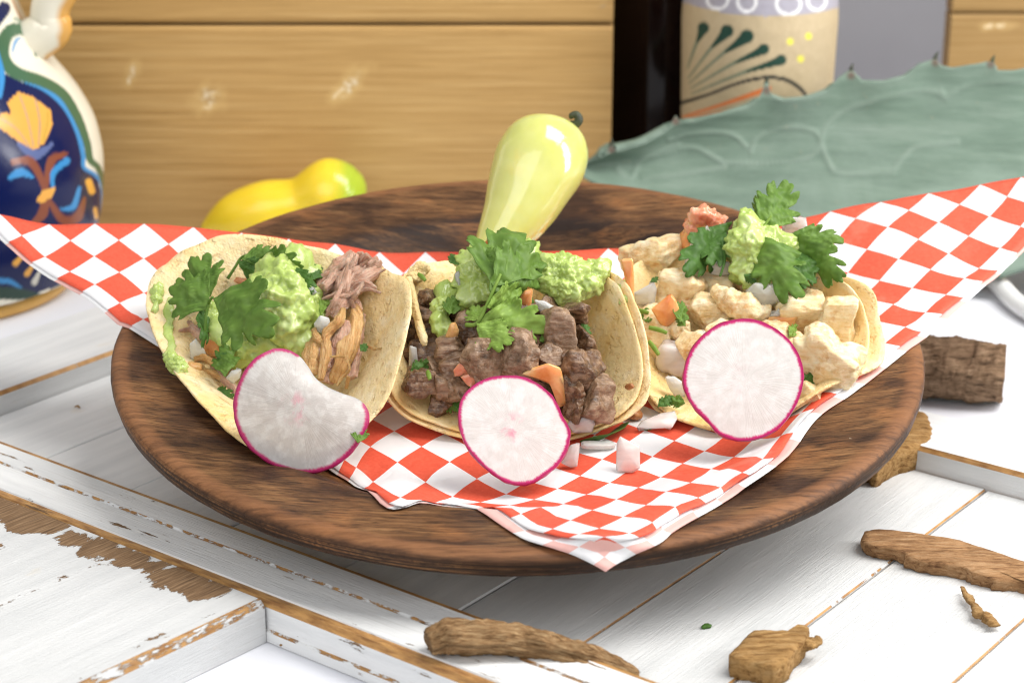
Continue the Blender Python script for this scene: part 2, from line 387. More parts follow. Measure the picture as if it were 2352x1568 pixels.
# checked paper
def check_mat(name, faint):
    g = G(name); uv = g.uv(); s = g.sep(uv)
    ck = g.N('ShaderNodeTexChecker', {'Vector': uv, 'Scale': 1.0, 'Color1': (0, 0, 0), 'Color2': (1, 1, 1)}).outputs['Color']
    o = g.obj(); n = g.noise(o, 900, 3, .6)
    red = g.ramp(n, [(.3, (.78, .105, .055)), (.7, (.86, .14, .075))])
    wh = g.ramp(g.noise(o, 60, 3), [(.3, (.86, .86, .87)), (.7, (.91, .91, .92))])
    if faint: red = (.86, .52, .47)
    c = g.mix(ck, red, wh)
    oil = g.ramp(g.noise(g.map(o, loc=(.31, .12, 0)), 34, 4, .6), [(.60, 0), (.66, 1)]); c = g.mix(g.math('MULTIPLY', oil, .12), c, (.75, .55, .4))
    cr = g.math('ABSOLUTE', g.math('SUBTRACT', g.noise(g.map(o, loc=(.5, .9, 0)), 38, 3, .55), .5)); g.bump(g.math('ADD', g.math('ADD', g.noise(o, 70, 4, .6), g.math('MULTIPLY', n, .08)), g.math('MULTIPLY', g.ramp(cr, [(0, 0), (.05, 1)]), .35)), .32, .0012)
    m = g.set(col=c, rough=.55, spec=.3)
    tr = g.N('ShaderNodeBsdfTranslucent', {'Color': c}); mx = g.N('ShaderNodeMixShader', {0: .22})
    g.t.links.new(g.b.outputs[0], mx.inputs[1]); g.t.links.new(tr.outputs[0], mx.inputs[2]); g.t.links.new(mx.outputs[0], g.t.nodes['Material Output'].inputs[0])
    return m
MT['check'] = check_mat('red_check_paper', 0); MT['check_back'] = check_mat('faint_pink_check_paper', 1)
# food
def food(name, stops, scale, rough=.35, sss=.4, rad=(.6, .4, .2), ss=.004, bump=.5, bd=.001, bs=None, spec=.5, extra=None, coat=0):
    g = G(name); o = g.obj(); n = g.noise(o, scale, 5, .6)
    c = g.ramp(n, stops)
    if extra: c = g.mix(g.ramp(g.noise(g.map(o, loc=(.4, .2, .9)), extra[0], 5, .65), [(extra[1], 0), (extra[1]+.1, extra[2])]), c, extra[3])
    b2 = bs or scale*3
    g.bump(g.math('ADD', g.noise(o, b2, 5, .65), g.math('MULTIPLY', g.noise(o, b2*3.3, 3, .6), .4)), bump, bd)
    return g.set(col=c, rough=rough, sss=sss, rad=rad, scale=ss, spec=spec, coat=coat, crough=.15)
MT['guac'] = food('guacamole', [(.3, (.30, .405, .08)), (.5, (.42, .53, .145)), (.7, (.57, .66, .29))], 90, .24, .4, (.6, .7, .2), .004, .28, .0009, 200, .6, (130, .60, .5, (.24, .34, .04)))
def meat(name, stops, fib, sear, rough, sss, streak):
    """cooked muscle: fibres run along x, seared patches, wet sheen"""
    g = G(name); o = g.obj()
    f1 = g.noise(g.map(o, (70, 520, 520), (.3, .5, .4)), 1, 5, .68, .6); f2 = g.noise(o, 130, 5, .65)
    c = g.ramp(g.math('ADD', g.math('MULTIPLY', f1, .5), g.math('MULTIPLY', f2, .5)), stops)
    sr = g.ramp(g.noise(g.map(o, loc=(.4, .2, .9)), 95, 5, .68), [(sear[0], 0), (sear[0]+.09, sear[1])]); c = g.mix(sr, c, sear[2])
    pl = g.ramp(g.noise(g.map(o, loc=(.8, .1, .3)), 210, 3, .6), [(.60, 0), (.68, streak)]); c = g.mix(pl, c, fib)
    g.bump(g.math('ADD', f1, g.math('MULTIPLY', g.noise(o, 420, 4, .65), .55)), .6, .0012)
    wet = g.ramp(g.noise(o, 75, 3, .6), [(.4, rough), (.65, rough+.2)])
    return g.set(col=c, rough=wet, sss=sss, rad=(.9, .5, .3), scale=.002, spec=.55)
MT['beef'] = meat('grilled_beef', [(.36, (.025, .012, .005)), (.46, (.12, .062, .029)), (.56, (.26, .15, .08)), (.68, (.42, .27, .165))], (.42, .29, .19), (.52, .75, (.085, .032, .012)), .2, .04, .5)
MT['beef2'] = meat('grilled_beef_grey', [(.36, (.07, .037, .018)), (.46, (.20, .115, .062)), (.56, (.34, .215, .13)), (.68, (.50, .35, .235))], (.5, .36, .25), (.58, .6, (.14, .055, .02)), .22, .05, .4)
MT['chicken'] = meat('cooked_chicken', [(.33, (.60, .37, .13)), (.44, (.80, .59, .30)), (.56, (.89, .76, .49)), (.7, (.92, .84, .63))], (.88, .80, .64), (.53, .7, (.60, .30, .08)), .26, .22, .4)
MT['pork'] = food('shredded_pork', [(.28, (.30, .13, .075)), (.5, (.52, .28, .19)), (.72, (.68, .42, .31))], 130, .36, .35, (.9, .4, .25), .003, .6, .001, 260, .5)
MT['pork_gold'] = food('golden_pork', [(.28, (.32, .13, .03)), (.5, (.56, .29, .09)), (.72, (.68, .42, .17))], 130, .32, .3, (.9, .4, .2), .003, .6, .001, 260, .5)
def fibre(name, stops):
    g = G(name); uv = g.uv(); o = g.obj(); n = g.noise(g.map(uv, (1.3, 11, 1)), 2.0, 5, .65, .3); n2 = g.noise(o, 120, 4, .6)
    c = g.ramp(g.math('ADD', g.math('MULTIPLY', n, .6), g.math('MULTIPLY', n2, .4)), stops)
    g.bump(g.math('ADD', n, g.math('MULTIPLY', g.noise(o, 500, 3), .3)), .9, .0014)
    return g.set(col=c, rough=.36, sss=.3, rad=(.9, .4, .25), scale=.003, spec=.5)
MT['pork'] = fibre('shredded_pork', [(.3, (.34, .155, .095)), (.46, (.62, .36, .25)), (.62, (.80, .56, .43))])
MT['pork_gold'] = fibre('golden_pork', [(.3, (.36, .15, .04)), (.46, (.64, .36, .13)), (.62, (.78, .53, .25))])
MT['tomato'] = food('orange_tomato', [(.3, (.68, .22, .06)), (.52, (.78, .37, .14)), (.72, (.84, .55, .3))], 110, .2, .45, (1, .4, .2), .005, .2, .0006, 150, .5)
MT['tomato_red'] = food('pink_tomato', [(.3, (.62, .15, .075)), (.52, (.76, .34, .2)), (.72, (.84, .56, .42))], 120, .2, .45, (1, .4, .2), .005, .25, .0006, 150, .5)
def clearish(name, col, tr=.35, rough=.22, pink=None):
    g = G(name); o = g.obj(); st = g.noise(g.map(o, (60, 60, 260)), 2.2, 3, .5)
    c = g.ramp(st, [(.35, tuple(x*.88 for x in col)), (.65, col)])
    if pink: c = g.mix(g.ramp(g.noise(o, 45, 3), [(.42, 0), (.68, .7)]), c, pink)
    g.bump(st, .25, .0006)
    return g.set(col=c, rough=rough, sss=.7, rad=(1, .95, .85), scale=.006, trans=tr, ior=1.36, spec=.45)
MT['onion'] = clearish('raw_onion', (.92, .91, .84), .4, .18); MT['onion_pink'] = clearish('pink_tinged_onion', (.95, .88, .83), .4, .18, (.92, .64, .58))
MT['cabbage'] = clearish('translucent_onion_petal', (.90, .87, .72), .45, .16)
def leaf_mat(name, a, b):
    g = G(name); o = g.obj(); v = g.attr('vein')
    c = g.ramp(g.noise(o, 160, 4, .6), [(.3, a), (.7, b)]); c = g.mix(g.math('MULTIPLY', v, .4), c, tuple(min(1, x*1.9+.03) for x in b))
    g.bump(g.math('SUBTRACT', g.math('MULTIPLY', g.noise(o, 420, 3), .5), v), .3, .0005)
    m = g.set(col=c, rough=.46, spec=.28)
    tr = g.N('ShaderNodeBsdfTranslucent', {'Color': g.mix(.5, c, (.22, .42, .03))}); mx = g.N('ShaderNodeMixShader', {0: .3})
    g.t.links.new(g.b.outputs[0], mx.inputs[1]); g.t.links.new(tr.outputs[0], mx.inputs[2]); g.t.links.new(mx.outputs[0], g.t.nodes['Material Output'].inputs[0])
    return m
MT['leaf'] = leaf_mat('cilantro_leaf', (.10, .20, .03), (.17, .285, .05))
MT['leaf_dark'] = leaf_mat('dark_cilantro_leaf', (.06, .145, .027), (.10, .21, .04))
MT['leaf_light'] = leaf_mat('light_cilantro_leaf', (.19, .33, .045), (.29, .43, .085))
# radish
def radish_mat(name, col, core, glassy):
    g = G(name); r = g.attr('rr'); a = g.attr('ang'); o = g.obj()
    fib = g.noise(g.N('ShaderNodeCombineXYZ', {0: g.math('MULTIPLY', a, 30), 1: g.math('MULTIPLY', r, 2.5), 2: 0}).outputs[0], 1.0, 4, .6)
    mott = g.noise(o, 260, 4, .6)
    c = g.ramp(fib, [(.3, tuple(x*.93 for x in col)), (.7, col)])
    c = g.mix(g.ramp(mott, [(.45, 0), (.62, .5)]), c, (.82, .81, .80))
    co = g.math('MULTIPLY', g.ramp(r, [(.05, 1), (.35, 0)]), g.ramp(g.noise(o, 150, 4, .7), [(.5, 0), (.64, 1)]))
    c = g.mix(g.math('MULTIPLY', co, core), c, (.80, .2, .32))
    edge = g.ramp(g.math('ADD', r, g.math('MULTIPLY', fib, .07)), [(.965, 0), (1.0, 1)])
    c = g.mix(edge, c, (.58, .03, .18))
    g.bump(g.math('ADD', fib, g.math('MULTIPLY', mott, .6)), .35, .0005)
    return g.set(col=c, rough=.28, sss=.5, rad=(1, .85, .85), scale=.005, spec=.45, trans=glassy, ior=1.35)
MT['radish'] = radish_mat('radish_flesh', (.71, .69, .66), .12, 0); MT['radish_core'] = radish_mat('radish_flesh_pink_core', (.71, .68, .65), .8, 0)
MT['radish_glass'] = radish_mat('glassy_radish_flesh', (.60, .57, .55), .6, .35)
MT['skin'] = food('radish_skin', [(.3, (.30, .003, .07)), (.7, (.48, .008, .13))], 200, .28, .2, (1, .3, .5), .002, .2, .0004, 300, .5)
g = G('pickled_chile'); o = g.obj(); s = g.sep(o)
c = g.ramp(g.noise(o, 28, 4, .6), [(.3, (.54, .56, .13)), (.55, (.63, .64, .22)), (.75, (.70, .69, .30))])
c = g.mix(g.ramp(g.noise(g.map(o, loc=(.5, .2, .2)), 55, 4, .6), [(.55, 0), (.75, .5)]), c, (.76, .58, .14))
g.bump(g.math('ADD', g.noise(o, 60, 3, .5), g.math('MULTIPLY', g.noise(o, 260, 2), .10)), .16, .0018)
MT['chile'] = g.set(col=c, rough=.14, sss=.5, rad=(.9, .8, .25), scale=.006, spec=.6, coat=.4, crough=.04)
MT['stem'] = food('dry_stem', [(.3, (.015, .02, .01)), (.7, (.06, .075, .03))], 200, .5, 0)
MT['greenstem'] = food('green_stem', [(.3, (.10, .26, .03)), (.7, (.16, .36, .06))], 200, .4, .2)
g = G('yellow_pepper'); o = g.obj(); tip = g.attr('tip')
c = g.mix(tip, g.ramp(g.noise(o, 25, 3), [(.3, (.78, .55, .02)), (.7, (.85, .66, .05))]), (.34, .46, .035))
MT['pepper'] = g.set(col=c, rough=.22, sss=.3, rad=(1, .7, .1), scale=.006, spec=.5)
# ceramics, glass, cloth
g = G('glazed_painted_ceramic'); g.bump(g.noise(g.obj(), 45, 3), .15, .002); MT['glaze'] = g.set(col=g.attr('paint', 'Color'), rough=.2, spec=.3)
g = G('matte_painted_clay'); c = g.mix(.25, g.attr('paint', 'Color'), g.ramp(g.noise(g.obj(), 260, 4, .7), [(.35, (.7, .66, .6)), (.65, (1, 1, 1))]), 'MULTIPLY')
g.bump(g.noise(g.obj(), 160, 4), .35, .0015); MT['clay'] = g.set(col=c, rough=.5, spec=.3)
g = G('mustard_glaze'); MT['mustard'] = g.set(col=g.ramp(g.noise(g.obj(), 50, 4), [(.3, (.50, .26, .05)), (.7, (.66, .38, .09))]), rough=.2, spec=.5)
g = G('dark_bottle_glass'); MT['darkglass'] = g.set(col=g.ramp(g.noise(g.obj(), 20, 2), [(.3, (.004, .002, .002)), (.7, (.012, .005, .004))]), rough=.12, spec=.25)
g = G('agave_skin'); o = g.obj()
c = g.ramp(g.noise(g.map(o, (5, 5, 34), (0, .22, 0)), 4, 6, .65), [(.28, (.088, .135, .10)), (.52, (.135, .195, .148)), (.76, (.195, .255, .205))])
c = g.mix(g.ramp(g.noise(o, 16, 5, .65, .4), [(.42, 0), (.68, .6)]), c, (.215, .285, .235)); c = g.mix(g.ramp(g.noise(o, 190, 3, .6), [(.68, 0), (.75, .5)]), c, (.26, .25, .17))
c = g.mix(g.math('MULTIPLY', g.attr('mark'), g.ramp(g.noise(o, 60, 4, .6), [(.35, .15), (.65, .6)])), c, (.24, .30, .25))
c = g.mix(g.attr('spine'), c, (.11, .075, .055)); g.bump(g.math('ADD', g.noise(g.map(o, (10, 10, 90)), 5, 4), g.math('MULTIPLY', g.noise(o, 300, 3), .2)), .25, .0012); MT['agave'] = g.set(col=c, rough=.5, spec=.3)
g = G('table_cloth'); o = g.obj(); c = g.ramp(g.noise(o, 9, 4, .6), [(.3, (.66, .67, .72)), (.7, (.74, .75, .79))]); g.bump(g.noise(o, 900, 2), .15, .0004); MT['cloth'] = g.set(col=c, rough=.6, spec=.2)
g = G('grey_wall'); o = g.obj(); c = g.ramp(g.noise(o, 5, 4, .6), [(.3, (.27, .27, .295)), (.7, (.33, .33, .355))]); MT['wall'] = g.set(col=c, rough=.8, spec=.1)
g = G('white_enamel'); MT['enamel'] = g.set(col=g.ramp(g.noise(g.obj(), 30, 3), [(.3, (.74, .74, .74)), (.7, (.82, .82, .81))]), rough=.3)
MT['crisp'] = food('brown_crisp', [(.3, (.24, .08, .02)), (.7, (.5, .22, .07))], 160, .4, .1)
# ------------------------------------------------------------------ setting
def quad(name, p, mat, **k): return mk(name, np.array(p, float), [[0, 1, 2, 3]], mat, smooth=False, **k)
TZ = -1.35
quad('table', [(-150, -60, TZ), (150, -60, TZ), (150, 62, TZ), (-150, 62, TZ)], MT['cloth'], kind='structure', org=(0, 0, TZ))
quad('back_wall', [(-150, 62, TZ-5), (150, 62, TZ-5), (150, 62, 90), (-150, 62, 90)], MT['wall'], kind='structure', org=(0, 62, TZ))
E1 = np.array([.793, -.609, 0]); E2 = np.array([.609, .793, 0]); EZ = np.array([0, 0, 1.0])
def frame(v): v = np.asarray(v); return v[:, 0:1]*E1+v[:, 1:2]*E2+v[:, 2:3]*EZ
panel = empty('wooden_panel', frame([[0, 0, TZ]])[0], 'weathered white painted panelled door lying flat under the plate', 'door')
def board(name, u0, u1, v0, v1, z0, z1, mat, along='u', ch=.12, heavy=None, label=None, off=0, parent=panel, wk=1):
    v, f, w = box(u0, u1, v0, v1, z0, z1, ch)
    uv = v[:, :2] if along == 'u' else v[:, 1::-1]
    uv = uv + np.array([off*7.7, off*3.1 ]) + v[:, 2:3]*np.array([0, 1.0])
    va = None
    o = mk(name, frame(v), f, mat, parent, label=label, smooth=False, uv=uv, fattr={'wear': [x*wk for x in w]})
    return o
def subdiv_board(name, u0, u1, v0, v1, z1, mat, heavyf, label, off):
    pass
# moulded front rail: profile swept along u
def rail(name, prof, u0, u1, mat, off=0, flip=False, label=None):
    prof = np.asarray(prof, float); n = 2; k = len(prof)
    v = []; uv = []; arc = np.r_[0, np.cumsum(np.linalg.norm(np.diff(prof[:, :2], axis=0), axis=1))]
    for u in (u0, u1):
        for i in range(k): v.append((u, prof[i, 0], prof[i, 1])); uv.append((u+off*7.7, arc[i]+off*3.1))
    f = [[i, i+1, k+i+1, k+i] for i in range(k-1)]+[list(range(k))[::-1], list(range(k, 2*k))]
    w = [prof[i, 2] for i in range(k-1)]+[0, 0]
    return mk(name, frame(v), [q[::-1] for q in f], mat, panel, label=label, smooth=False, uv=np.array(uv), fattr={'wear': w})
ch = .10
rail('front_rail', [(-13.35, TZ+.02, 0), (-13.35, -1.0, 1), (-13.27, -.92, 0), (-13.27, -.22, 2), (-13.12, -.05, 2), (-12.86, -.05, 0), (-12.83, .0, 0), (-11.55, .0, 1), (-11.49, -.07, 0), (-11.42, -.07, 1), (-11.36, .0, 0),
     (-10.36, .0, 2), (-10.2, -.02, 1), (-10.14, -.1, 0), (-10.13, -1.2, 0)], -40, 46, MT['paint_worn'], 1, label='moulded rail with scuffed paint and bare brown edges')
rail('back_rail', [(9.2, -1.2, 0), (9.2, -.16, 2), (9.32, .0, 0), (12.35, .0, 1), (12.5, -.12, 0), (12.5, TZ+.02, 0)], -24.1, 46, MT['paint'], 2)
board('side_rail', -23.95, -19.1, -10.12, 9.18, TZ+.02, .0, MT['paint'], 'v', .14, off=3, wk=2)
us = [-19.08, -14.6, -10.05, -5.2, -.15, 4.57, 8.75, 13.45, 18.45, 23.2, 28, 33]
for i in range(len(us)-1):
    board('panel_board', us[i]+.025, us[i+1]-.025, -10.12, 9.18, TZ+.02, -.9-(.03 if i % 2 else 0)-(.2 if i > 8 else 0), MT['paint_fresh'] if i < 5 else MT['paint_board'] if i < 8 else MT['paint'], 'v', .05, off=4+i)
# the chipped stile, butted against the front rail's outer side; dense top so that large bare patches have their own outline
u0, u1, v0, v1 = -40.0, .6, -36.0, -13.38
nu, nv = 90, 60
gu = np.linspace(u0, u1-.25, nu); gv = np.linspace(v0, v1, nv)
v = [(u, w, .05+.0*u) for w in gv for u in gu]; uvv = [(w+31, u+5) for w in gv for u in gu]
f = [[j*nu+i, j*nu+i+1, (j+1)*nu+i+1, (j+1)*nu+i] for j in range(nv-1) for i in range(nu-1)]
hv = []
for (u, w, _) in v:
    a = math.exp(-((w+13.9)/1.1)**2)*(1 if u < -1 else max(0, 1-(u+1)/1.2))*(.9 if u > -8 else 1)
    b = .75*math.exp(-((u-.1)/.55)**2)*(1 if w < -14.2 else 0)
    c3 = .62*math.exp(-((u+5.2)/.5)**2)*(1 if w < -14.8 else 0)
    d4 = .8*math.exp(-((u+9.5-.25*(w+20))/.8)**2)*(1 if -24 < w < -15.5 else 0)
    hv.append(max(a, b, c3, d4))
wear = [0]*len(f); base = len(v)
for w in gv:      # rounded end
    for k, (du, dz) in enumerate([(.08, -.02), (.2, -.10), (.25, -.25), (.25, -.9), (.25, TZ-.03)]):
        v.append((u1-.25+du, w, .05+dz if k < 4 else TZ+.02)); uvv.append((w+31, u1-.25+du+5-dz)); hv.append(.55 if k < 2 else .0)
for j in range(nv-1):
    f.append([j*nu+nu-1, base+j*5, base+(j+1)*5, (j+1)*nu+nu-1]); wear.append(1)
    for k in range(4):
        f.append([base+j*5+k, base+j*5+k+1, base+(j+1)*5+k+1, base+(j+1)*5+k]); wear.append(1 if k < 2 else 0)
k0 = len(v); v += [(u, v1, -1.2) for u in gu]; uvv += [(31+v1, u+5) for u in gu]; hv += [0]*nu
f += [[(nv-1)*nu+i, (nv-1)*nu+i+1, k0+i+1, k0+i] for i in range(nu-1)]; wear += [0]*(nu-1)
v = np.array(v, float); v[:, 0] += .15+np.clip(v[:, 1]+13.4, -30, 0)*.062
mk('stile', frame(v), f, MT['paint_heavy'], panel, label='broad end board with large bare patches in its white paint', smooth=False, uv=np.array(uvv), fattr={'wear': wear}, vattr={'heavy': hv})

# ------------------------------------------------------------------ plate
PROF = np.array([(0, -1.62), (8.6, -1.62), (9.1, -1.56), (9.6, -1.36), (10.3, -.85), (10.75, -.52), (11.05, -.40), (11.6, -.33), (13.3, -.08), (13.65, -.03), (13.88, -.09), (13.99, -.22), (14.0, -.45), (13.93, -.72), (13.75, -.86), (13.2, -.95),
                 (9.3, -1.9), (8.6, -2.9), (7.0, -3.0), (0, -3.0)])
def plate_h(r): return np.interp(r, PROF[:11, 0], PROF[:11, 1])
pv, pf = lathe(np.concatenate([PROF[:1], *[np.linspace(PROF[i], PROF[i+1], 3)[1:] for i in range(len(PROF)-1)]]), (0, 0, 0), 160)
pv[:, 2] += .012*fbm(pv, .5, 3)*(np.hypot(pv[:, 0], pv[:, 1]) > 1)
rr = np.hypot(pv[:, 0], pv[:, 1]); pv[:, :2] *= (1+.0016*fbm(pv*np.array([1, 1, 3]), 1.3, 3))[:, None]
plate = mk('plate', pv, pf, MT['plate'], vattr={'rimedge': np.clip((rr-13.3)/.25, 0, 1)*np.clip(1+(pv[:, 2]+.12)/.14, 0, 1), 'dark_ring': np.exp(-((rr-10.6)/.75)**2)*(pv[:, 2] > -1.7)}, label='round dark brown wooden plate with a broad rim holding the tacos', cat='plate', org=(0, 0, 0))
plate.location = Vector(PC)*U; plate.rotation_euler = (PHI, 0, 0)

# ------------------------------------------------------------------ checked paper, folded into a triangle
SQ = 1.27; NCH = 24
def ab(s, t): return ((s-t)*SQ/math.sqrt(2), (NCH-s-t)*SQ/math.sqrt(2))
fc = toP(onH(1395, 1255, .35)); fm = toP(onH(1245, 577, -.3))
eb = (fc-fm)[:2]; eb /= np.linalg.norm(eb); ea = np.array([-eb[1], eb[0]])
fm[:2] += eb*(np.linalg.norm((fc-fm)[:2])-NCH*SQ/math.sqrt(2))*.5
def iso(a, b): return fm[:2]+a*ea+b*eb
def on_plate(px, py, lift):
    h = -1.0
    for _ in range(15):
        p = toP(onH(px, py, h)); h = float(plate_h(math.hypot(p[0], p[1])))+lift
    return onH(px, py, h)
ctrl = []; val = []
def addc(s, t, p): ctrl.append(ab(s, t)); val.append(toP(p))
def pix(s, t, px, py, dy=0):
    a, b = ab(s, t); addc(s, t, onP(px, py, iso(a, b)[1]+dy))
fold = {0: (0, 492), 1: (113, 516), 2: (218, 514), 3: (331, 513), 4: (444, 523), 5: (555, 535), 6: (663, 548), 7: (770, 560), 8: (872, 579), 9: (977, 580), 10: (1082, 579), 11: (1187, 577), 12: (1292, 575), 13: (1397, 572), 15: (1603, 560), 17: (1807, 512), 18: (1907, 485), 19: (2023, 464), 20: (2133, 444), 21: (2251, 425), 22: (2345, 408), 23.5: (2500, 372)}
for k, q in fold.items(): pix(k+.5, 23.5-k, *q)
for t, q in {22.5: (50, 541), 21.5: (103, 589), 20.5: (160, 623), 19.5: (218, 653), 18.5: (275, 696), 17.5: (331, 753)}.items(): pix(.5, t, *q)
for s, q in {8.9: (1838, 982), 10.5: (1920, 912), 14.6: (2120, 758), 18: (2277, 632), 20: (2360, 556)}.items(): pix(s, 0, *q)
for t, q in {4.5: (1965, 501), 3.5: (2039, 523), 2.5: (2109, 550), 1.5: (2179, 581), .5: (2248, 617)}.items(): pix(18.5, t, *q)
K = lambda x, y: (800+.48*x, 941+.48*y)
lat = {(2.5, .5): (1455, 540), (3.5, .5): (1565, 465), (4.5, .5): (1675, 420), (5.5, .5): (1783, 368), (6.5, .5): (1885, 303), (7.5, .5): (1983, 230),
       (2.5, 1.5): (1315, 508), (3.5, 1.5): (1425, 452), (4.5, 1.5): (1520, 390), (5.5, 1.5): (1637, 348), (6.5, 1.5): (1735, 285), (7.5, 1.5): (1845, 225),
       (2.5, 2.5): (1168, 480), (3.5, 2.5): (1283, 428), (4.5, 2.5): (1388, 370), (5.5, 2.5): (1495, 320), (6.5, 2.5): (1600, 258), (7.5, 2.5): (1705, 198),
       (3.5, 3.5): (1140, 403), (4.5, 3.5): (1250, 345), (6.5, 3.5): (1455, 225), (7.5, 3.5): (1560, 148), (4.5, 4.5): (1110, 313), (3.5, 4.5): (1000, 372), (5.5, 4.5): (1215, 238),
       (.5, .5): (1225, 610), (1.5, .5): (1345, 588), (1.5, 1.5): (1200, 566)}
for (s, t), q in lat.items(): addc(s, t, on_plate(*K(*q), .22+.35*math.exp(-(s*s*.12+t*t*.05))))
lat2 = {(2.5, 5.5): (755, 400), (2.5, 6.5): (615, 328), (1.5, 6.5): (500, 413), (2.5, 7.5): (485, 250), (1.5, 7.5): (370, 343), (2.5, 8.5): (350, 178), (1.5, 8.5): (235, 252), (.5, 7.5): (250, 420), (.5, 8.5): (118, 345), (1.5, 9.5): (105, 175), (2.5, 9.5): (220, 103)}
for (s, t), q in lat2.items(): addc(s, t, on_plate(*K(*q), .16))
for s, t, q in ((0, 5, (1050, 1158)), (0, 3, (1215, 1212)), (0, 0, (1395, 1256)), (3, 0, (1524, 1204)), (5.8, 0, (1672, 1120)), (0, 10.6, (775, 1078))): addc(s, t, on_plate(*q, .2))
R0 = RBF(ctrl, val, .05)
for s in range(1, 20):
    for t in range(1, 20):
        if s+t > 21 or s % 2 or t % 2 or (s < 9 and t < 5) or (s < 3 and t < 11): continue
        a, b = ab(s, t); x, y, _ = R0(np.array([[a, b]]))[0]; r = math.hypot(x, y)
        if r < 9.8: ctrl.append((a, b)); val.append((x, y, plate_h(r)+.12))
RP = RBF(ctrl, val, .02)
def paper_layer(name, mat, par, ds, dh, ext=0):
    n = 96; v = []; uv = []; idx = {}
    for i in range(n+1):
        for j in range(n+1-i):
            idx[i, j] = len(v); s, t = i*NCH/n, j*NCH/n
            v.append(ab(s-ds*1.7*max(0, 1-t/9)*max(0, 1-s/9)-.12*(ds > 0), t-ds*1.5*max(0, 1-s/22)*max(0, 1-t/9)) if s+t < 23.6 else ab(s, t)); uv.append((s+1.4995, t+.5005))
    f = []
    for i in range(n):
        for j in range(n-i):
            f.append([idx[i, j], idx[i+1, j], idx[i, j+1]])
            if i+j < n-1: f.append([idx[i+1, j], idx[i+1, j+1], idx[i, j+1]])
    p = RP(np.array(v)); uv = np.array(uv)
    q = np.c_[p[:, 0], p[:, 1], np.zeros(len(p))]
    p[:, 2] += .05*fbm(q, .45, 3)+dh*(1+2.5*np.exp(-(uv.sum(1)-1)/4.0))
    d = np.minimum(uv[:, 0], uv[:, 1]); p[:, 2] += .07*fbm(q, .9, 2, .5, 9)*np.exp(-(d-.5)/1.5)
    r = np.hypot(p[:, 0], p[:, 1]); ph = np.where(r < 14, plate_h(r), -9)
    p[:, 2] = np.maximum(p[:, 2], ph+.14+dh)
    w = fromP(p); w, f, src = solid(w, f, .012)
    return mk(name, w, f, mat, par, uv=uv[src])
paper = empty('paper_liner', fromP(np.array([[1, 0, -1.5]]))[0], 'red and white checked paper sheet folded under the three tacos', 'paper')
paper_layer('upper_layer', MT['check'], paper, 0, 0)
paper_layer('lower_layer', MT['check_back'], paper, .5, -.06)
def paper_h(P):
    P = np.asarray(P, float); q = np.stack([(P[:, :2]-fm[:2])@ea, (P[:, :2]-fm[:2])@eb], -1)
    for _ in range(6):
        r = P[:, :2]-RP(q)[:, :2]; q = q+.8*np.stack([r@ea, r@eb], -1)
    a, b = q[:, 0], q[:, 1]; ok = (b > -.3) & (np.abs(a)+b < 21.8)
    r = np.hypot(P[:, 0], P[:, 1]); ph = np.where(r < 14, plate_h(r), -9)
    return np.maximum(np.where(ok, RP(q)[:, 2], -9), ph+.14)
def on_paper(px, py, lift=0.0):
    h = -1.2
    for _ in range(12):
        p = toP(onH(px, py, h)); a = (p[:2]-fm[:2])@ea; b = (p[:2]-fm[:2])@eb
        h = max(float(RP(np.array([[a, b]]))[0, 2]), plate_h(math.hypot(p[0], p[1]))+.06)
    return onH(px, py, h+lift)

# ------------------------------------------------------------------ tortillas
DQ, DF, DP = disc_grid(26, 110); TORTS = []
def spec(c):
    m, px, py, k = c; return toP(onH(px, py, k) if m == 'h' else onP(px, py, k))
def tortilla(name, rim, inner, mat, par, seed, drop=0, grow=1.0, wob=.03, th=.12, lift=0):
    x = []; y = []
    for a, px, py, h in rim:
        t = math.radians(a); x.append((math.sin(t), -math.cos(t))); y.append(toP(onH(px, py, h)))
    for r, a, px, py, h in inner:
        t = math.radians(a); x.append((r*math.sin(t), -r*math.cos(t))); y.append(toP(onH(px, py, h)))
    R = RBF(x, y, .004)
    q = DQ*(grow+wob*fbm(np.c_[np.sin(DP[:, 1]), np.cos(DP[:, 1]), 0*DP[:, 1]], 1.6, 3, .5, seed)*DP[:, 0])[:, None]
    p = R(q); p[:, 2] += 0
    p += .05*fbm(np.c_[q*6.5, 0*q[:, 0]+seed], .5, 4)[:, None]*np.array([.3, .3, 1])
    p[:, 2] = np.maximum(p[:, 2], paper_h(p)+th+.07+lift)
    w = fromP(p); n = vnormals(w, DF)
    w = w-n*drop; TORTS.append((w.copy(), [list(q) for q in DF]))
    thk = th*(1-.45*np.clip((DP[:, 0]-.9)/.1, 0, 1)**2)
    w, f, src = solid(w, DF, thk)
    return mk(name, w, f, mat, par)
RIM_L = [(0, 640, 1066, -.45), (330, 490, 952, .15), (300, 392, 838, .4), (270, 337, 705, 1.1), (240, 362, 622, 1.8), (210, 450, 565, 2.4), (180, 570, 537, 2.8), (150, 720, 562, 2.6), (120, 840, 602, 2.5), (92, 938, 640, 2.7), (62, 925, 770, 2.0), (32, 862, 955, .1)]
IN_L = [(0, 0, 640, 890, -.85), (.5, 0, 640, 978, -.9), (.5, 270, 480, 820, -.1), (.5, 180, 600, 690, .9), (.5, 90, 800, 860, -.5), (.78, 80, 872, 790, .8)]
RIM_M = [(0, 1160, 1010, -1.25), (30, 1340, 985, -1.0), (55, 1450, 925, -.4), (75, 1476, 850, .4), (95, 1447, 730, 1.6), (120, 1395, 640, 2.3), (150, 1300, 620, 1.8), (180, 1150, 612, 1.2), (210, 1020, 612, 1.8), (240, 960, 612, 2.3), (265, 938, 650, 2.0), (285, 915, 750, 1.3), (305, 890, 855, .45), (330, 945, 945, -.6)]
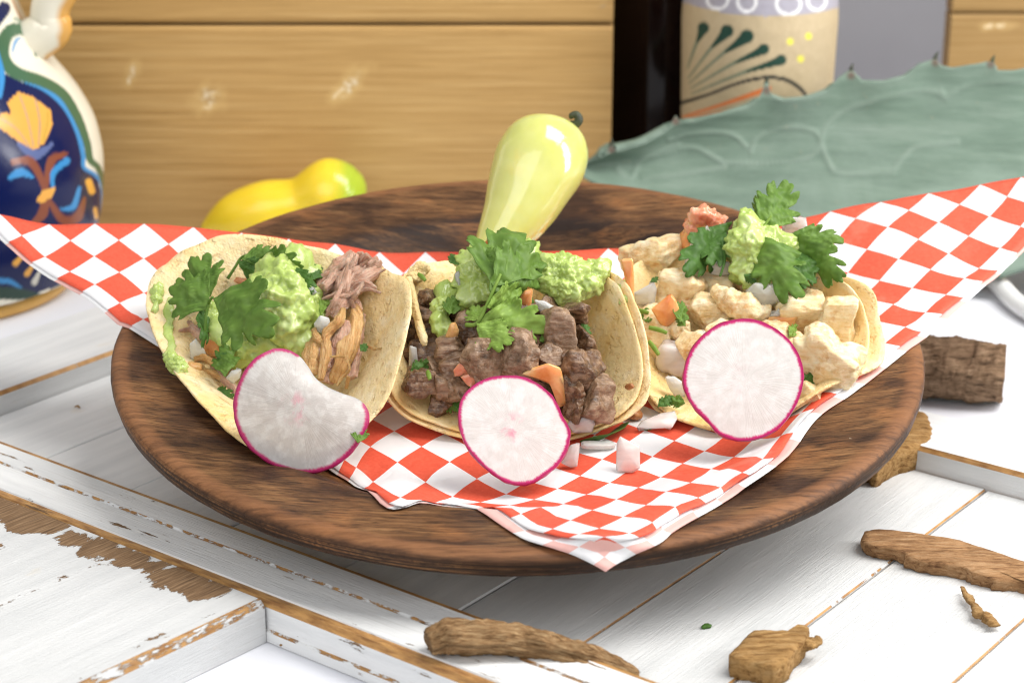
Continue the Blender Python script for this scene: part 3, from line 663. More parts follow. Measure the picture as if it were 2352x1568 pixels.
IN_M = [(0, 0, 1165, 880, -1.3), (.5, 0, 1165, 950, -1.35), (.5, 90, 1340, 860, -.9), (.5, 270, 1010, 860, -.9), (.5, 180, 1160, 780, -1.2), (.76, 90, 1415, 800, .35), (.76, 270, 938, 790, .4)]
RIM_R = [(0, 1630, 985, -1.15), (30, 1800, 963, -.9), (55, 1930, 900, -.3), (75, 1985, 825, .4), (95, 1990, 735, 1.1), (120, 1940, 655, 1.9), (150, 1800, 605, 2.1), (180, 1650, 590, 1.8), (210, 1530, 590, 1.6), (240, 1450, 610, 1.7), (265, 1428, 690, 1.2), (285, 1450, 780, .5), (310, 1478, 880, -.5), (335, 1530, 948, -1.05)]
IN_R = [(0, 0, 1700, 855, -1.25), (.5, 0, 1680, 930, -1.3), (.5, 90, 1870, 830, -.7), (.5, 270, 1550, 850, -1.0), (.5, 180, 1680, 750, -.9), (.76, 90, 1950, 770, .3), (.76, 270, 1480, 770, .2)]
tL = empty('taco_shell', fromP(toP(onH(640, 890, -1.2))), 'wide open corn tortilla holding shredded pork, one side folded up', 'tortilla')
tortilla('tortilla', RIM_L, IN_L, MT['tort'], tL, 1.0)
tM = empty('taco_shell', fromP(toP(onH(1165, 880, -1.4))), 'doubled corn tortillas curved up around dark chopped beef', 'tortilla')
tortilla('tortilla', RIM_M, IN_M, MT['tort2'], tM, 2.0, lift=.2)
tortilla('tortilla', RIM_M, IN_M, MT['tort'], tM, 5.0, .17, 1.035, .05, .12, .1)
tR = empty('taco_shell', fromP(toP(onH(1700, 855, -1.4))), 'doubled corn tortillas cupped around chicken pieces', 'tortilla')
tortilla('tortilla', RIM_R, IN_R, MT['tort2'], tR, 3.0, lift=.16)
RIM_R2 = [(a, px+(40 if 60 < a < 125 else 10 if a < 60 else -4), py+(8 if a < 100 else 0), h-.25) for a, px, py, h in RIM_R]
tortilla('tortilla', RIM_R2, [(r, a, x, y+4, h-.22) for r, a, x, y, h in IN_R], MT['tort'], tR, 6.0, 0, 1.0, .04, .12)

from mathutils.bvhtree import BVHTree
_tv = []; _tf = []
for w_, f_ in TORTS:
    b_ = len(_tv); _tv += [Vector(p) for p in w_]; _tf += [[i+b_ for i in q] for q in f_]
TBVH = BVHTree.FromPolygons(_tv, _tf)
def on_tort(px, py, lift=0.0, default=.5):
    d = nrm0(ray(px, py)); hit = TBVH.ray_cast(Vector(CAM), Vector(d))
    if hit[0] is None: return onH(px, py, default)
    n = np.array(hit[1]); n = n if n@d < 0 else -n
    return np.array(hit[0])+n*lift
def nrm0(a): return np.asarray(a, float)/np.linalg.norm(a)
# ------------------------------------------------------------------ things behind
def paint_layers(v, base, layers):
    P = project(v); col = np.tile(np.array(base, float), (len(v), 1))
    for kind, geo, wid, c in layers:
        if kind == 'poly': al = inpoly(P, geo).astype(float)
        else: al = np.clip((1-stroke(P, geo, np.asarray(wid, float)*.48, 140))*np.mean(wid)*.24/1.6+.5, 0, 1)
        col = col*(1-al[:, None])+np.array(c)*al[:, None]
    return col
S4 = lambda L: [r4(*p) for p in L]; S5 = lambda L: [r5(*p) for p in L]
# painted jug
JC = onZ(-145, 660, TZ); JC[2] = TZ
dist = (JC-CAM)@FWD; pc = FPX/dist
def jug_r(py):           # outline radius from the photograph's silhouette
    return np.interp(py, [-900, -500, -260, -150, 0, 96, 163, 216, 288, 365, 432, 514, 590, 640, 662], [150, 175, 215, 222, 232, 262, 313, 351, 385, 397, 393, 380, 350, 315, 300])/pc
zz = np.linspace(0.9, 30, 330); pys = project(np.c_[np.full(330, JC[0]), np.full(330, JC[1]), zz+TZ])[:, 1]
prof = np.c_[jug_r(pys), zz]
k = np.exp(-np.linspace(-2, 2, 25)**2); prof[:, 0] = np.convolve(np.r_[[prof[0, 0]]*12, prof[:, 0], [prof[-1, 0]]*12], k/k.sum(), 'valid')
jug = empty('jug', JC, 'painted ceramic jug with blue body, green scrolls and yellow flower', 'jug')
v, f = lathe(prof, JC, 700)
navy, lblue, green, org_, brown, cream = (.004, .009, .062), (.045, .24, .52), (.055, .125, .065), (.72, .36, .07), (.22, .065, .035), (.74, .70, .58)
dgreen = (.02, .05, .035)
L = [('poly', S4([(-420, 380), (20, 350), (120, 400), (260, 450), (340, 560), (390, 700), (405, 800), (465, 850), (492, 950), (478, 1080), (420, 1260), (280, 1370), (100, 1420), (-420, 1330)]), 0, navy),
     ('st', S4([(-60, 150), (10, 60), (20, 40)]), 60, navy),
     ('st', S4([(110, 388), (220, 430), (310, 510), (368, 620), (398, 740), (402, 800), (458, 840), (488, 900), (486, 1060)]), [12, 26, 28, 26, 22, 18, 18, 16, 14], lblue),
     ('st', S4([(172, 270), (160, 205), (110, 145), (50, 150), (15, 210), (20, 290), (80, 350), (200, 390), (300, 450), (370, 560), (415, 680), (432, 765), (470, 805), (500, 900), (500, 1060)]), [10, 34, 52, 62, 66, 64, 60, 54, 48, 44, 36, 34, 30, 26, 18], green),
     ('st', S4([(60, 250), (75, 200), (105, 185)]), [8, 14, 8], lblue),
     ('st', S4([(-20, 250), (8, 360), (0, 460)]), [30, 30, 20], lblue),
     ('poly', S4([(90, 440), (160, 465), (245, 530), (252, 600), (210, 690), (150, 725), (90, 680), (0, 615), (-80, 600), (0, 550), (52, 540), (35, 490)]), 0, org_),
     ('st', S4([(95, 460), (130, 560), (160, 700)]), 7, (.35, .28, .2)), ('st', S4([(10, 570), (80, 620), (140, 700)]), 7, (.35, .28, .2)), ('st', S4([(170, 480), (190, 580), (185, 690)]), 7, (.3, .25, .2)), ('st', S4([(230, 540), (225, 600), (205, 680)]), 8, (.4, .3, .05)),
     ('st', S4([(90, 690), (170, 740), (250, 690)]), [20, 50, 14], (.10, .13, .28)),
     ('st', S4([(65, 775), (140, 770), (190, 840), (215, 920)]), [30, 44, 34, 20], brown), ('st', S4([(320, 735), (250, 765), (225, 860), (215, 930)]), [16, 44, 30, 20], brown),
     ('st', S4([(215, 930), (205, 1020), (150, 1075)]), [26, 50, 20], brown), ('st', S4([(235, 960), (300, 1050), (370, 1040), (405, 950)]), [20, 44, 48, 16], brown),
     ('st', S4([(50, 850), (100, 825), (160, 850)]), [24, 44, 10], lblue), ('st', S4([(255, 920), (255, 830), (320, 770)]), [10, 28, 34], lblue), ('st', S4([(290, 1000), (350, 990), (380, 900)]), [10, 30, 18], lblue),
     ('poly', S4([(172, 960), (205, 910), (268, 898), (250, 945), (200, 972)]), 0, org_), ('st', S4([(425, 870), (440, 915)]), 34, org_), ('st', S4([(455, 1000), (462, 1040)]), 20, org_),
     ('st', S4([(75, 1260), (130, 1200)]), [30, 16], org_), ('st', S4([(130, 1310), (165, 1260)]), [30, 12], org_), ('st', S4([(165, 1350), (190, 1300)]), [30, 14], (.6, .58, .5)),
     ('st', S4([(-50, 1350), (40, 1345), (110, 1385)]), [26, 26, 8], lblue), ('st', S4([(-90, 1400), (80, 1405), (200, 1420)]), [60, 60, 20], dgreen),
     ('st', S4([(55, -10), (120, 120), (200, 160)]), [10, 12, 8], (.55, .35, .22)), ('st', S4([(70, 90), (110, 110), (130, 150)]), [14, 20, 6], (.3, .36, .28)), ('st', S4([(225, 200), (300, 300), (360, 390)]), [6, 14, 6], (.4, .4, .42))]
mk('body', v, f, MT['glaze'], jug, col=paint_layers(v, cream, L), label='round jug body painted with scrolls and flowers')
fr = 305/pc
v, f = lathe([(fr-1.4, 0.02), (fr-.1, .02), (fr+.12, .25), (fr+.15, .55), (fr-.05, .9), (fr-.4, 1.05), (fr-1.4, 1.05)], JC, 120)
mk('foot_ring', v, f, MT['mustard'], jug, label='mustard yellow glazed foot ring')
hp = [onY(*r4(232, 195), JC[1]), onY(*r4(238, 140), JC[1]), onY(*r4(236, 80), JC[1]), onY(*r4(250, 10), JC[1]), onY(*r4(300, -90), JC[1]), onY(*r4(330, -260), JC[1]), onY(*r4(250, -430), JC[1]), onY(*r4(60, -500), JC[1])]
hp[0] = hp[0]+np.array([-1.2, 0, -.3])
v, f = sweep(hp, [1.0, .95, .85, .85, .85, .85, .9, 1], 40, 16, .7, (0, 1, 0))
pj = project(v); hc = np.tile(np.array(cream), (len(v), 1)); CC = np.repeat(catmull(hp, 40), 16, 0); hc[(v-CC)[:, 0] > .45] = (.62, .33, .08)
mk('handle', v, f, MT['glaze'], jug, col=hc)
# painted clay bottle
BD = 98.0; pc = FPX/BD
bx = onY(1738, 200, CAM[1]+BD*math.cos(PITCH)+3); BC = np.array([bx[0], bx[1], TZ]); pc = FPX/((np.array([bx[0], bx[1], 8])-CAM)@FWD)
zz = np.linspace(0.0, 26, 300); pys = project(np.c_[np.full(300, BC[0]), np.full(300, BC[1]), zz+TZ])[:, 1]
rr = np.interp(pys, [-700, -420, -300, -120, 0, 40, 300, 600], [55, 60, 95, 165, 176, 178, 172, 165])/pc
bottle = empty('clay_bottle', BC, 'beige clay bottle painted with dark green teardrops and a lilac band', 'bottle')
v, f = lathe(np.r_[[[0, .02]], np.c_[rr, zz+.02], [[rr[-1]*.7, zz[-1]+.02]]], BC, 420)
dg, st_ = (.012, .05, .034), (.17, .21, .14)
L = [('poly', S5([(480, -400), (1330, -400), (1330, 20), (1240, 45), (1080, 75), (920, 82), (750, 70), (600, 35), (480, 0)]), 0, (.36, .345, .40))]
for cx, cy, rx in ((690, 0, 50), (830, 12, 44), (1030, 20, 58), (1165, 5, 44)):
    c_ = [(cx+rx*math.sin(t), cy+44*math.cos(t)*(1 if cx != 1030 else 1.15)) for t in np.linspace(-2.4, 2.4, 16)]
    L.append(('st', S5(c_), 15, (.78, .78, .80)))
for hx, hy, b0, b1, wd_ in ((622, 135, 545, 330, 56), (735, 150, 550, 375, 62), (830, 175, 555, 400, 66), (912, 236, 560, 425, 52), (995, 288, 565, 450, 50)):
    L.append(('st', S5([(b0, b1), (b0+.55*(hx-b0), b1+.6*(hy-b1)), (hx, hy)]), [6, 16, 30], st_))
    L.append(('st', S5([(b0+.62*(hx-b0), b1+.66*(hy-b1)), (hx-.1*(hx-b0), hy+.1*(b1-hy)), (hx, hy)]), [10, wd_*.7, wd_], dg))
for q in ((1037, 200), (1125, 175), (1087, 282)): L.append(('st', S5([q, (q[0]+1, q[1]+1)]), 34, (.72, .66, .10)))
L += [('st', S5([(510, 495), (650, 452), (780, 402), (900, 374), (1000, 378), (1070, 412), (1112, 455)]), [18, 14, 14, 16, 18, 18, 16], (.014, .018, .02)),
      ('st', S5([(520, 560), (700, 505), (935, 425)]), [8, 16, 26], (.72, .19, .05)), ('st', S5([(540, 565), (700, 540), (850, 515)]), [8, 16, 18], (.72, .22, .07))]
mk('body', v, f, MT['clay'], bottle, col=paint_layers(v, (.50, .40, .25), L), label='bottle body painted with green teardrops and yellow dots')

# plank crates
CY = 31.4
def crate(label, x0, x1, y0, planks, mat, deep, knots=(), off=0):
    cr = empty('plank_crate', ((x0+x1)/2, y0+deep/2, TZ), label, 'crate')
    for i, (z0, z1) in enumerate(planks):
        # dense front so that knots have their own outline
        nx, nz = 160, 60; X = np.linspace(x0, x1, nx); Z = np.linspace(z0, z1, nz)
        v = [(x, y0+(.12*(1-min(1, min(z-z0, z1-z)/.18))), z) for z in Z for x in X]; f = [[j*nx+i2, j*nx+i2+1, (j+1)*nx+i2+1, (j+1)*nx+i2] for j in range(nz-1) for i2 in range(nx-1)]
        b = len(v); v += [(x0, y0+1.6, z0), (x1, y0+1.6, z0), (x1, y0+1.6, z1), (x0, y0+1.6, z1)]
        f += [[b+1, b, b+3, b+2], [0, b, b+1, nx-1][::1], [(nz-1)*nx, (nz-1)*nx+nx-1, b+2, b+3]]
        f += [[nx-1+j*nx, b+1, b+2, nx-1+(j+1)*nx] if 0 else [nx-1+j*nx, nx-1+(j+1)*nx, b+2] for j in range(nz-1)]+[[nx-1, b+2, b+1][::1]]
        f += [[j*nx, b+3, (j+1)*nx] for j in range(nz-1)]+[[0, b, b+3]]
        v = np.array(v); P = project(v); kn = np.zeros(len(v)); kd = np.zeros(len(v))
        for (kx, ky, a, bb, rot, dk) in knots:
            c, s = math.cos(rot), math.sin(rot); qx, qy = P[:, 0]-kx, P[:, 1]-ky
            e = np.hypot((c*qx+s*qy)/a, (-s*qx+c*qy)/bb)+.5*fbm(np.c_[P/34, 0*P[:, 0]], 1, 3)
            kn = np.maximum(kn, np.clip(1.25-e, 0, 1)); kd = np.maximum(kd, dk*np.clip((.42-np.abs(np.hypot((c*qx+s*qy-.2*a)/a, (-s*qx+c*qy)/bb)-.35+.3*fbm(np.c_[P/14, 0*P[:, 0]], 1, 3)))*2, 0, 1)*np.clip(1.2-e, 0, 1))
        mk('plank', v, f, mat, cr, uv=np.c_[v[:, 0]+off*11+i*37, v[:, 2]+i*5], vattr={'knot': kn, 'knotdark': kd}, smooth=False)
    for xx in ((x0+.02, x1-1.62) if off == 1 else ()):
        v, f, w = box(xx, xx+1.6, y0+1.65, y0+deep, planks[0][0], planks[-1][1], .1)
        mk('side_panel', v, f, mat, cr, uv=np.c_[v[:, 1]*1.0+3*off, v[:, 2]], smooth=False)
    return cr
zt = onY(700, 57, CY)[2]; xr = onY(1406, 200, CY)[0]
crate('pale wooden plank crate with knots behind the jug and yellow pepper', -36, xr, CY, [(TZ+.02, zt-.08), (zt+.08, zt+9.5)], MT['plank'], 22, [(805, 195, 52, 26, -.85, .35), (480, 225, 42, 34, -1.0, .6), (300, 170, 16, 34, .3, .45), (1386, 14, 8, 6, 0, 1)], 1)
CY2 = 44.0; z2 = onY(2260, 32, CY2)[2]; x2 = onY(2183, 80, CY2)[0]
crate('weathered brown plank crate behind the agave leaf', x2, x2+30, CY2, [(TZ+.02, z2-5.2), (z2-5.05, z2-.06), (z2+.06, z2+6)], MT['plank_dark'], 14, [(2290, 60, 40, 10, 0, .3)], 5)
xr = onY(1406, 200, CY)[0]
v, f = lathe([(0, .02), (2.5, .02), (2.65, .3), (2.65, 15), (2.4, 16.8), (1.5, 19), (1.25, 21), (1.2, 25), (1.35, 25.2), (1.35, 26), (0, 26)], (xr+2.72, 37.4, TZ), 72)
mk('dark_bottle', v, f, MT['darkglass'], label='near black glass bottle between the plank crate and the clay bottle', cat='bottle')
# yellow pepper lying behind the plate
def ypt(px, py): return onY(px, py+12, 28.9)
sp = [ypt(470, 520), ypt(530, 500), ypt(610, 478), ypt(690, 462), ypt(755, 440), ypt(800, 447), ypt(826, 460)]
v, f = sweep(sp, catmull(np.array([[.4],[1.3],[1.6],[1.44],[1.74],[1.5],[.65]]), 40)[:, 0] if 1 else [.3, 1.0, 1.28, 1.12, 1.4, 1.2, .5], 90, 56, .95, (0, 1, 0), 0, 0, .8, .02, 3, 4)
P = project(v); bul = np.exp(-((P[:, 0]-752)/45)**2)*np.clip((430-P[:, 1])/45, 0, 1.2); v[:, 2] += .12*bul
pep = empty('yellow_pepper', sp[3]-np.array([0, 0, 1.2]), 'fresh yellow pepper lying between the plate and the plank crate', 'pepper')
mk('body', v, f, MT['pepper'], pep, vattr={'tip': np.clip((P[:, 0]-752)/50, 0, .95)})
v, f = sweep([ypt(796, 455)+np.array([0, -1.05, 0]), ypt(806, 452)+np.array([0, -1.0, 0]), ypt(820, 450)+np.array([0, -.9, 0])], [.45, .3, .2], 14, 12, 1, (0, 1, 0))
mk('stem', v, f, MT['greenstem'], pep)
# agave leaf
def ag(px, py):
    y0 = 21.5; return onY(px, py, y0+(620-py)*.011-(px-1850)*.0022)
top = [(1338, 402), (1372, 374), (1395, 350), (1404, 342), (1412, 352), (1440, 346), (1490, 328), (1528, 305), (1545, 284), (1552, 276), (1562, 284), (1600, 280), (1660, 262), (1720, 246), (1745, 226), (1757, 206), (1764, 205), (1772, 222), (1800, 230), (1850, 224), (1900, 208), (1925, 184), (1948, 172), (1962, 172), (1980, 186), (2030, 186), (2080, 174), (2108, 152), (2138, 144), (2150, 142), (2162, 152), (2190, 156), (2230, 150), (2268, 146), (2284, 148), (2292, 162), (2330, 162), (2365, 156), (2420, 130), (2440, 110), (2450, 130), (2560, 110), (2700, 96)]
bot = [(1338, 404), (1440, 452), (1560, 492), (1700, 528), (1850, 566), (2000, 600), (2150, 622), (2300, 632), (2360, 612), (2450, 640), (2700, 660)]
nx, nt = 420, 70; xs = np.concatenate([np.linspace(1338, 2440, 380), np.linspace(2445, 2700, 40)])
ty = np.interp(xs, *np.array(top).T); kq = np.exp(-np.linspace(-2, 2, 81)**2); tq = np.convolve(np.r_[[ty[0]]*40, ty, [ty[-1]]*40], kq/kq.sum(), 'valid'); ty = tq+(ty-tq)*np.where(ty < tq, 1.7, 1.25)*np.clip((xs-1345)/60, 0, 1); by = np.interp(xs, *np.array(bot).T)
T = np.linspace(0, 1, nt); pts = np.array([(x, a+(b-a)*t) for x, a, b in zip(xs, ty, by) for t in T]); TT = np.tile(T, nx)
base = np.array([ag(*p) for p in pts])
marks = [[(1730, 362), (1745, 330), (1790, 308), (1835, 302), (1875, 312), (1893, 335), (1885, 358), (1860, 378), (1800, 386), (1730, 388), (1670, 388)], [(1718, 348), (1690, 322), (1640, 312), (1580, 318), (1540, 330)], [(1893, 340), (1900, 310), (1935, 270), (1990, 244), (2050, 226), (2100, 216), (2150, 216), (2180, 235), (2165, 215)], [(1893, 345), (1912, 390), (1930, 410), (1980, 414), (2060, 408)], [(1560, 345), (1480, 380), (1450, 420), (1420, 400)], [(1500, 372), (1590, 352), (1640, 372), (1670, 395), (1640, 402), (1560, 414), (1480, 420)], [(2180, 235), (2220, 205), (2300, 190), (2352, 190)], [(2060, 408), (2090, 370), (2120, 350), (2210, 340)]]
mk_ = np.zeros(len(pts)); 
for m in marks: mk_ = np.maximum(mk_, np.clip(1-stroke(pts, m, 20), 0, 1))
edge = np.clip(1-TT/.045, 0, 1)*.5; top_d = np.clip(1-(pts[:, 1]-np.repeat(ty, nt))/9, 0, 1)
sp_ = np.zeros(len(pts))
for q in ((1404, 344), (1552, 278), (1761, 208), (1955, 174), (2149, 144), (2276, 148)): sp_ = np.maximum(sp_, np.clip(1.5-np.hypot(pts[:, 0]-q[0], (pts[:, 1]-q[1]))/9, 0, 1))
kk = np.exp(-np.linspace(-2, 2, 61)**2); tys = np.convolve(np.r_[[ty[0]]*30, ty, [ty[-1]]*30], kk/kk.sum(), 'valid'); TS = np.clip((pts[:, 1]-np.repeat(tys, nt))/np.maximum(np.repeat(by-tys, nt), 1), 0, 1)
cup = (1-(2*TS-1)**2)*1.1
w = base+np.array([0, 1.0, 0])*cup[:, None]+np.array([0, -1, 0])*(mk_*.06)[:, None]
f = [[i*nt+j, i*nt+j+1, (i+1)*nt+j+1, (i+1)*nt+j] for i in range(nx-1) for j in range(nt-1)]
wid = np.repeat(np.clip((by-ty)/200, .05, 1), nt); th = (.25+1.5*(1-(2*TS-1)**2)*wid)*np.clip(wid*3, .2, 1)
w2, f2, src = solid(w, f, th)
if vnormals(w, f)[len(w)//2, 1] > 0: w2, f2, src = solid(w, [q[::-1] for q in f], th)
agave = empty('agave_leaf', [14, 23, TZ], 'thick grey green agave leaf with toothed edge behind the plate', 'leaf')
mk('blade', w2, f2, MT['agave'], agave, vattr={'mark': np.maximum(mk_*.9, edge)[src], 'spine': sp_[src]})
for q in ((1404, 342, -.3), (1761, 205, .2), (1955, 172, 0), (2149, 141, .3), (2280, 148, .1)):
    p = ag(q[0], float(np.interp(q[0], xs, ty))); v, f = sweep([p+np.array([0, .1, -.12]), p+np.array([.02, .1, .1]), p+np.array([.08+q[2]*.2, .1, .32])], [.13, .09, .01], 8, 8, 1, (0, 1, 0)); mk('spine', v, f, MT['stem'], agave)
# white rod at the right
a_, b_ = onZ(2270, 636, TZ+.55), onZ(2400, 735, TZ+.45)
v, f = sweep([a_+np.array([-2.5, 5, 0]), a_, b_, b_+np.array([6, -9, 0])], [.4, .42, .42, .42], 20, 16, 1, (0, 0, 1)); mk('white_rod', v, f, MT['enamel'], label='slim white rod lying under the raised paper corner', cat='rod')

# ------------------------------------------------------------------ wood scraps
def slab(outl, zb, th, name, mat, label, cat, tilt=0.0, seed=0, conv=onZ, rough=.06):
    P3 = np.array([conv(x, y, zb+th) for x, y in outl]); c = P3.mean(0); n = 120
    loop = catmull(np.r_[P3, P3[:1]], n+1)[:-1]; nr = 14; v = [c]; f = []
    for i in range(1, nr+1):
        for j in range(n): v.append(c+(loop[j]-c)*i/nr)
    v = np.array(v); dz = .5*rough*fbm(v*np.array([.5, 2, 1]), 1.6, 4, .6, seed); v[:, 2] += dz+tilt*(v[:, 0]-c[0])
    ed = np.r_[0, np.repeat(np.arange(1, nr+1)/nr, n)]; v[:, 2] -= .12*th*ed**8
    v[1:, :2] += (rough*.6*fbm(v[1:], 3.5, 3, .6, seed+2)*(ed[1:] > .9))[:, None]
    f = [[0, 1+j, 1+(j+1) % n] for j in range(n)]
    for i in range(nr-1):
        b = 1+i*n; f += [[b+j, b+n+j, b+n+(j+1) % n, b+(j+1) % n] for j in range(n)]
    b = 1+(nr-1)*n; last = b
    for k, (sc, dz_) in enumerate(((1.005, -.3), (.995, -.65), (.97, -1.0))):
        s = len(v); ring = c+(v[last:last+n]-c)*sc; ring[:, 2] = v[b:b+n, 2]+dz_*th*(1 if tilt == 0 else .9); ring[:, :2] += (rough*fbm(ring, 2.5, 3, .6, seed+k))[:, None]
        v = np.r_[v, ring]; f += [[last+j, s+j, s+(j+1) % n, last+(j+1) % n] for j in range(n)]; last = s
    f.append([last+j for j in range(n)][::-1])
    nn = vnormals(v, f[:n]); 
    if nn[0, 2] < 0: f = [q[::-1] for q in f]
    return mk(name, v, f, mat, label=label, cat=cat)
BZ = -.9
slab([r8(*p) for p in [(790, 932), (850, 922), (960, 930), (1080, 945), (1200, 968), (1330, 1008), (1480, 1055), (1560, 1100), (1540, 1160), (1453, 1132), (1340, 1122), (1250, 1102), (1190, 1077), (1060, 1057), (965, 1034), (950, 1018), (850, 1000), (780, 975)]], BZ, .45, 'bark_strip', MT['bark'], 'long flat strip of brown bark lying on the white boards', 'bark', -.02, 3, rough=.055)
# driftwood
dp = [r7(225, 1335), r7(330, 1305), r7(500, 1310), r7(680, 1315), r7(850, 1345), r7(1000, 1385), r7(1130, 1425), r7(1280, 1470), r7(1425, 1530)]
hz = [.42, .5, .5, .42, .28, .1, -.1, -.3, -.6]
v, f = sweep([onZ(x, y, z) for (x, y), z in zip(dp, hz)], [.36, .5, .52, .48, .45, .42, .4, .34, .14], 110, 44, .9, (0, 0, 1), .6, .14, 1.3, .05, 5, 3)
an = suv(110, 44); f_ = fbm(np.c_[an[:, 0]*4, np.cos(an[:, 1]*6.283)*3, np.sin(an[:, 1]*6.283)*3], 1.6, 4, .6); v += vnormals(v, f)*(.10*f_)[:, None]
mk('driftwood', v, f, MT['drift'], uv=suv(110, 44)*np.array([5.5, 1]), label='grooved piece of pale driftwood with a splintered end on the rail', cat='driftwood')
# rough chunk
slab([r8(*p) for p in [(222, 1432), (262, 1392), (318, 1338), (360, 1330), (430, 1340), (505, 1338), (512, 1318), (550, 1330), (545, 1378), (500, 1420), (470, 1465), (440, 1478), (395, 1490), (330, 1470), (270, 1455)]], BZ, .72, 'wood_chunk', MT['chunkwood'], 'blocky rust brown chunk of wood lying on the white boards', 'wood', 0.04, 9, rough=.07)
c2 = onZ(*r8(540, 1440), BZ+.28)
v, f = sweep([c2+np.array([-.8, -.1, .1]), c2+np.array([-.1, .1, .2]), c2+np.array([.3, .2, .25]), c2+np.array([.45, .3, .35])], [.3, .3, .22, .08], 30, 20, .6, (0, 0, 1), 0, .5, 1.5, .1, 4, 8)
mk('wood_splinter', v, f, MT['chunkwood'], label='small splintered scrap tucked beside the rust brown chunk', cat='wood')
cp = [r8(1195, 1165), r8(1215, 1205), r8(1245, 1240), r8(1265, 1275), r8(1300, 1290), r8(1330, 1325)]
v, f = sweep([onZ(x, y, BZ+.2) for x, y in cp], [.05, .14, .12, .2, .2, .16], 40, 14, .6, (0, 0, 1), .8, .5, 2, .1, 3, 5)
mk('bark_curl', v, f, MT['curl'], label='thin twisted curl of tan bark on the white boards', cat='bark')
# wedge that props the plate
slab([r8(*p) for p in [(990, 415), (1040, 425), (1068, 470), (1076, 510), (1060, 545), (1010, 570), (930, 592), (880, 618), (845, 640), (790, 625), (740, 570), (790, 490), (880, 440)]], BZ, 1.0, 'wood_wedge', MT['chunkwood'], 'rust brown block of wood propping up the far side of the plate', 'wood', 0, 6, rough=.09)
# dark log
l0, l1 = onZ(*r8(960, 240), TZ+1.25), onZ(*r8(1372, 275), TZ+1.25)
v, f = sweep([l0, l0*.66+l1*.34+np.array([0, 0, .06]), l0*.33+l1*.67, l1], [1.3, 1.28, 1.24, 1.18], 60, 40, .95, (0, 0, 1), 0, .10, 1.2, .03, 5, 6)
f_ = fbm(v*np.array([.3, 2.4, 2.4]), 2.0, 4, .6); v += vnormals(v, f)*(.06*f_)[:, None]
mk('log_piece', v, f, MT['logwood'], label='dark weathered piece of log lying beside the plate', cat='log')

for x, y, z, s_ in ((690/2.297*0+305, 1478, TZ, .10), (655, 1482, TZ, .16), (178, 935, -.88, .12), (1760, 1155, -.88, .08)):
    c = onZ(x, y, z+s_*.5); v, f = sweep([c+np.array([-s_, .02, 0]), c+np.array([0, .0, s_*.4]), c+np.array([s_*.9, -s_*.5, 0])], [s_*.2, s_*.5, s_*.2], 12, 8, .7, (0, 0, 1), 0, .4, 2, .1, 3, x)
    mk('wood_crumb', v, f, MT['curl'], label='tiny wood crumb lying on the bare table' if z == TZ else 'tiny wood crumb lying on the white boards', cat='crumb', group='scattered wood crumbs')
# ------------------------------------------------------------------ food pieces
RND = random.Random(5)
def lump(name, px, py, h, size, mat, label, cat, group=None, rot=None, n=2.8, sub=4, lumpy=.25, ls=1.0, rough=.06, rs=3.0, seed=None, fib=None, cuts=0, cd_=(.62, .9)):
    """piece centred on the pixel's ray at height h over the plate, kept on top of the paper"""
    s = RND.random()*50 if seed is None else seed
    rot = rot if rot is not None else (RND.uniform(-.6, .6), RND.uniform(-.5, .5), RND.uniform(-1.5, 1.5))
    c = onH(px, py, h)
    v, f = chunk(c, size, rot, n, sub, lumpy, ls, rough, rs, s, fib, cuts, cd_)
    return mk(name, v, f, MT[mat], label=label, cat=cat, group=group)
def dice(name, px, py, h, size, mat, label, cat, group=None, rot=None, n=7, bend=.0, seed=None):
    return lump(name, px, py, h, size, mat, label, cat, group, rot, n, 4, .14, .9, .015, 2.5, seed)
def flake(name, outl, h0, mat, label, cat, group=None, th=.16, dome=.15, lean=0.0, y0=None):
    """thin curved petal or skin piece with the outline seen in the photograph; lean tips its top away from the viewer"""
    O = np.array(outl, float); c = O.mean(0); y0 = toP(onH(c[0], c[1], h0))[1] if y0 is None else y0
    P3 = np.array([onP(x, y, y0+lean*(c[1]-y)/60) for x, y in O]); n = 56
    loop = np.array([P3[int(k)]*(1-(k % 1))+P3[(int(k)+1) % len(P3)]*(k % 1) for k in np.linspace(0, len(P3), n, endpoint=False)])
    loop = (loop+.25*(np.roll(loop, 1, 0)+np.roll(loop, -1, 0)))/1.5
    cc = loop.mean(0); nr = 7; v = [cc]
    for i in range(1, nr+1): v += list(cc+(loop-cc)*i/nr)
    v = np.array(v); ed = np.r_[0, np.repeat(np.arange(1, nr+1)/nr, n)]
    toc = CAM-cc; toc /= np.linalg.norm(toc)
    v += toc*(dome*(1-ed**2)+.02*fbm(v, 2.5, 3))[:, None]
    f = [[0, 1+j, 1+(j+1) % n] for j in range(n)]
    for i in range(nr-1):
        b = 1+i*n; f += [[b+j, b+n+j, b+n+(j+1) % n, b+(j+1) % n] for j in range(n)]
    if vnormals(v, f)[0]@toc < 0: f = [q[::-1] for q in f]
    w, f, _ = solid(v, f, th); return mk(name, w, f, MT[mat], label=label, cat=cat, group=group)

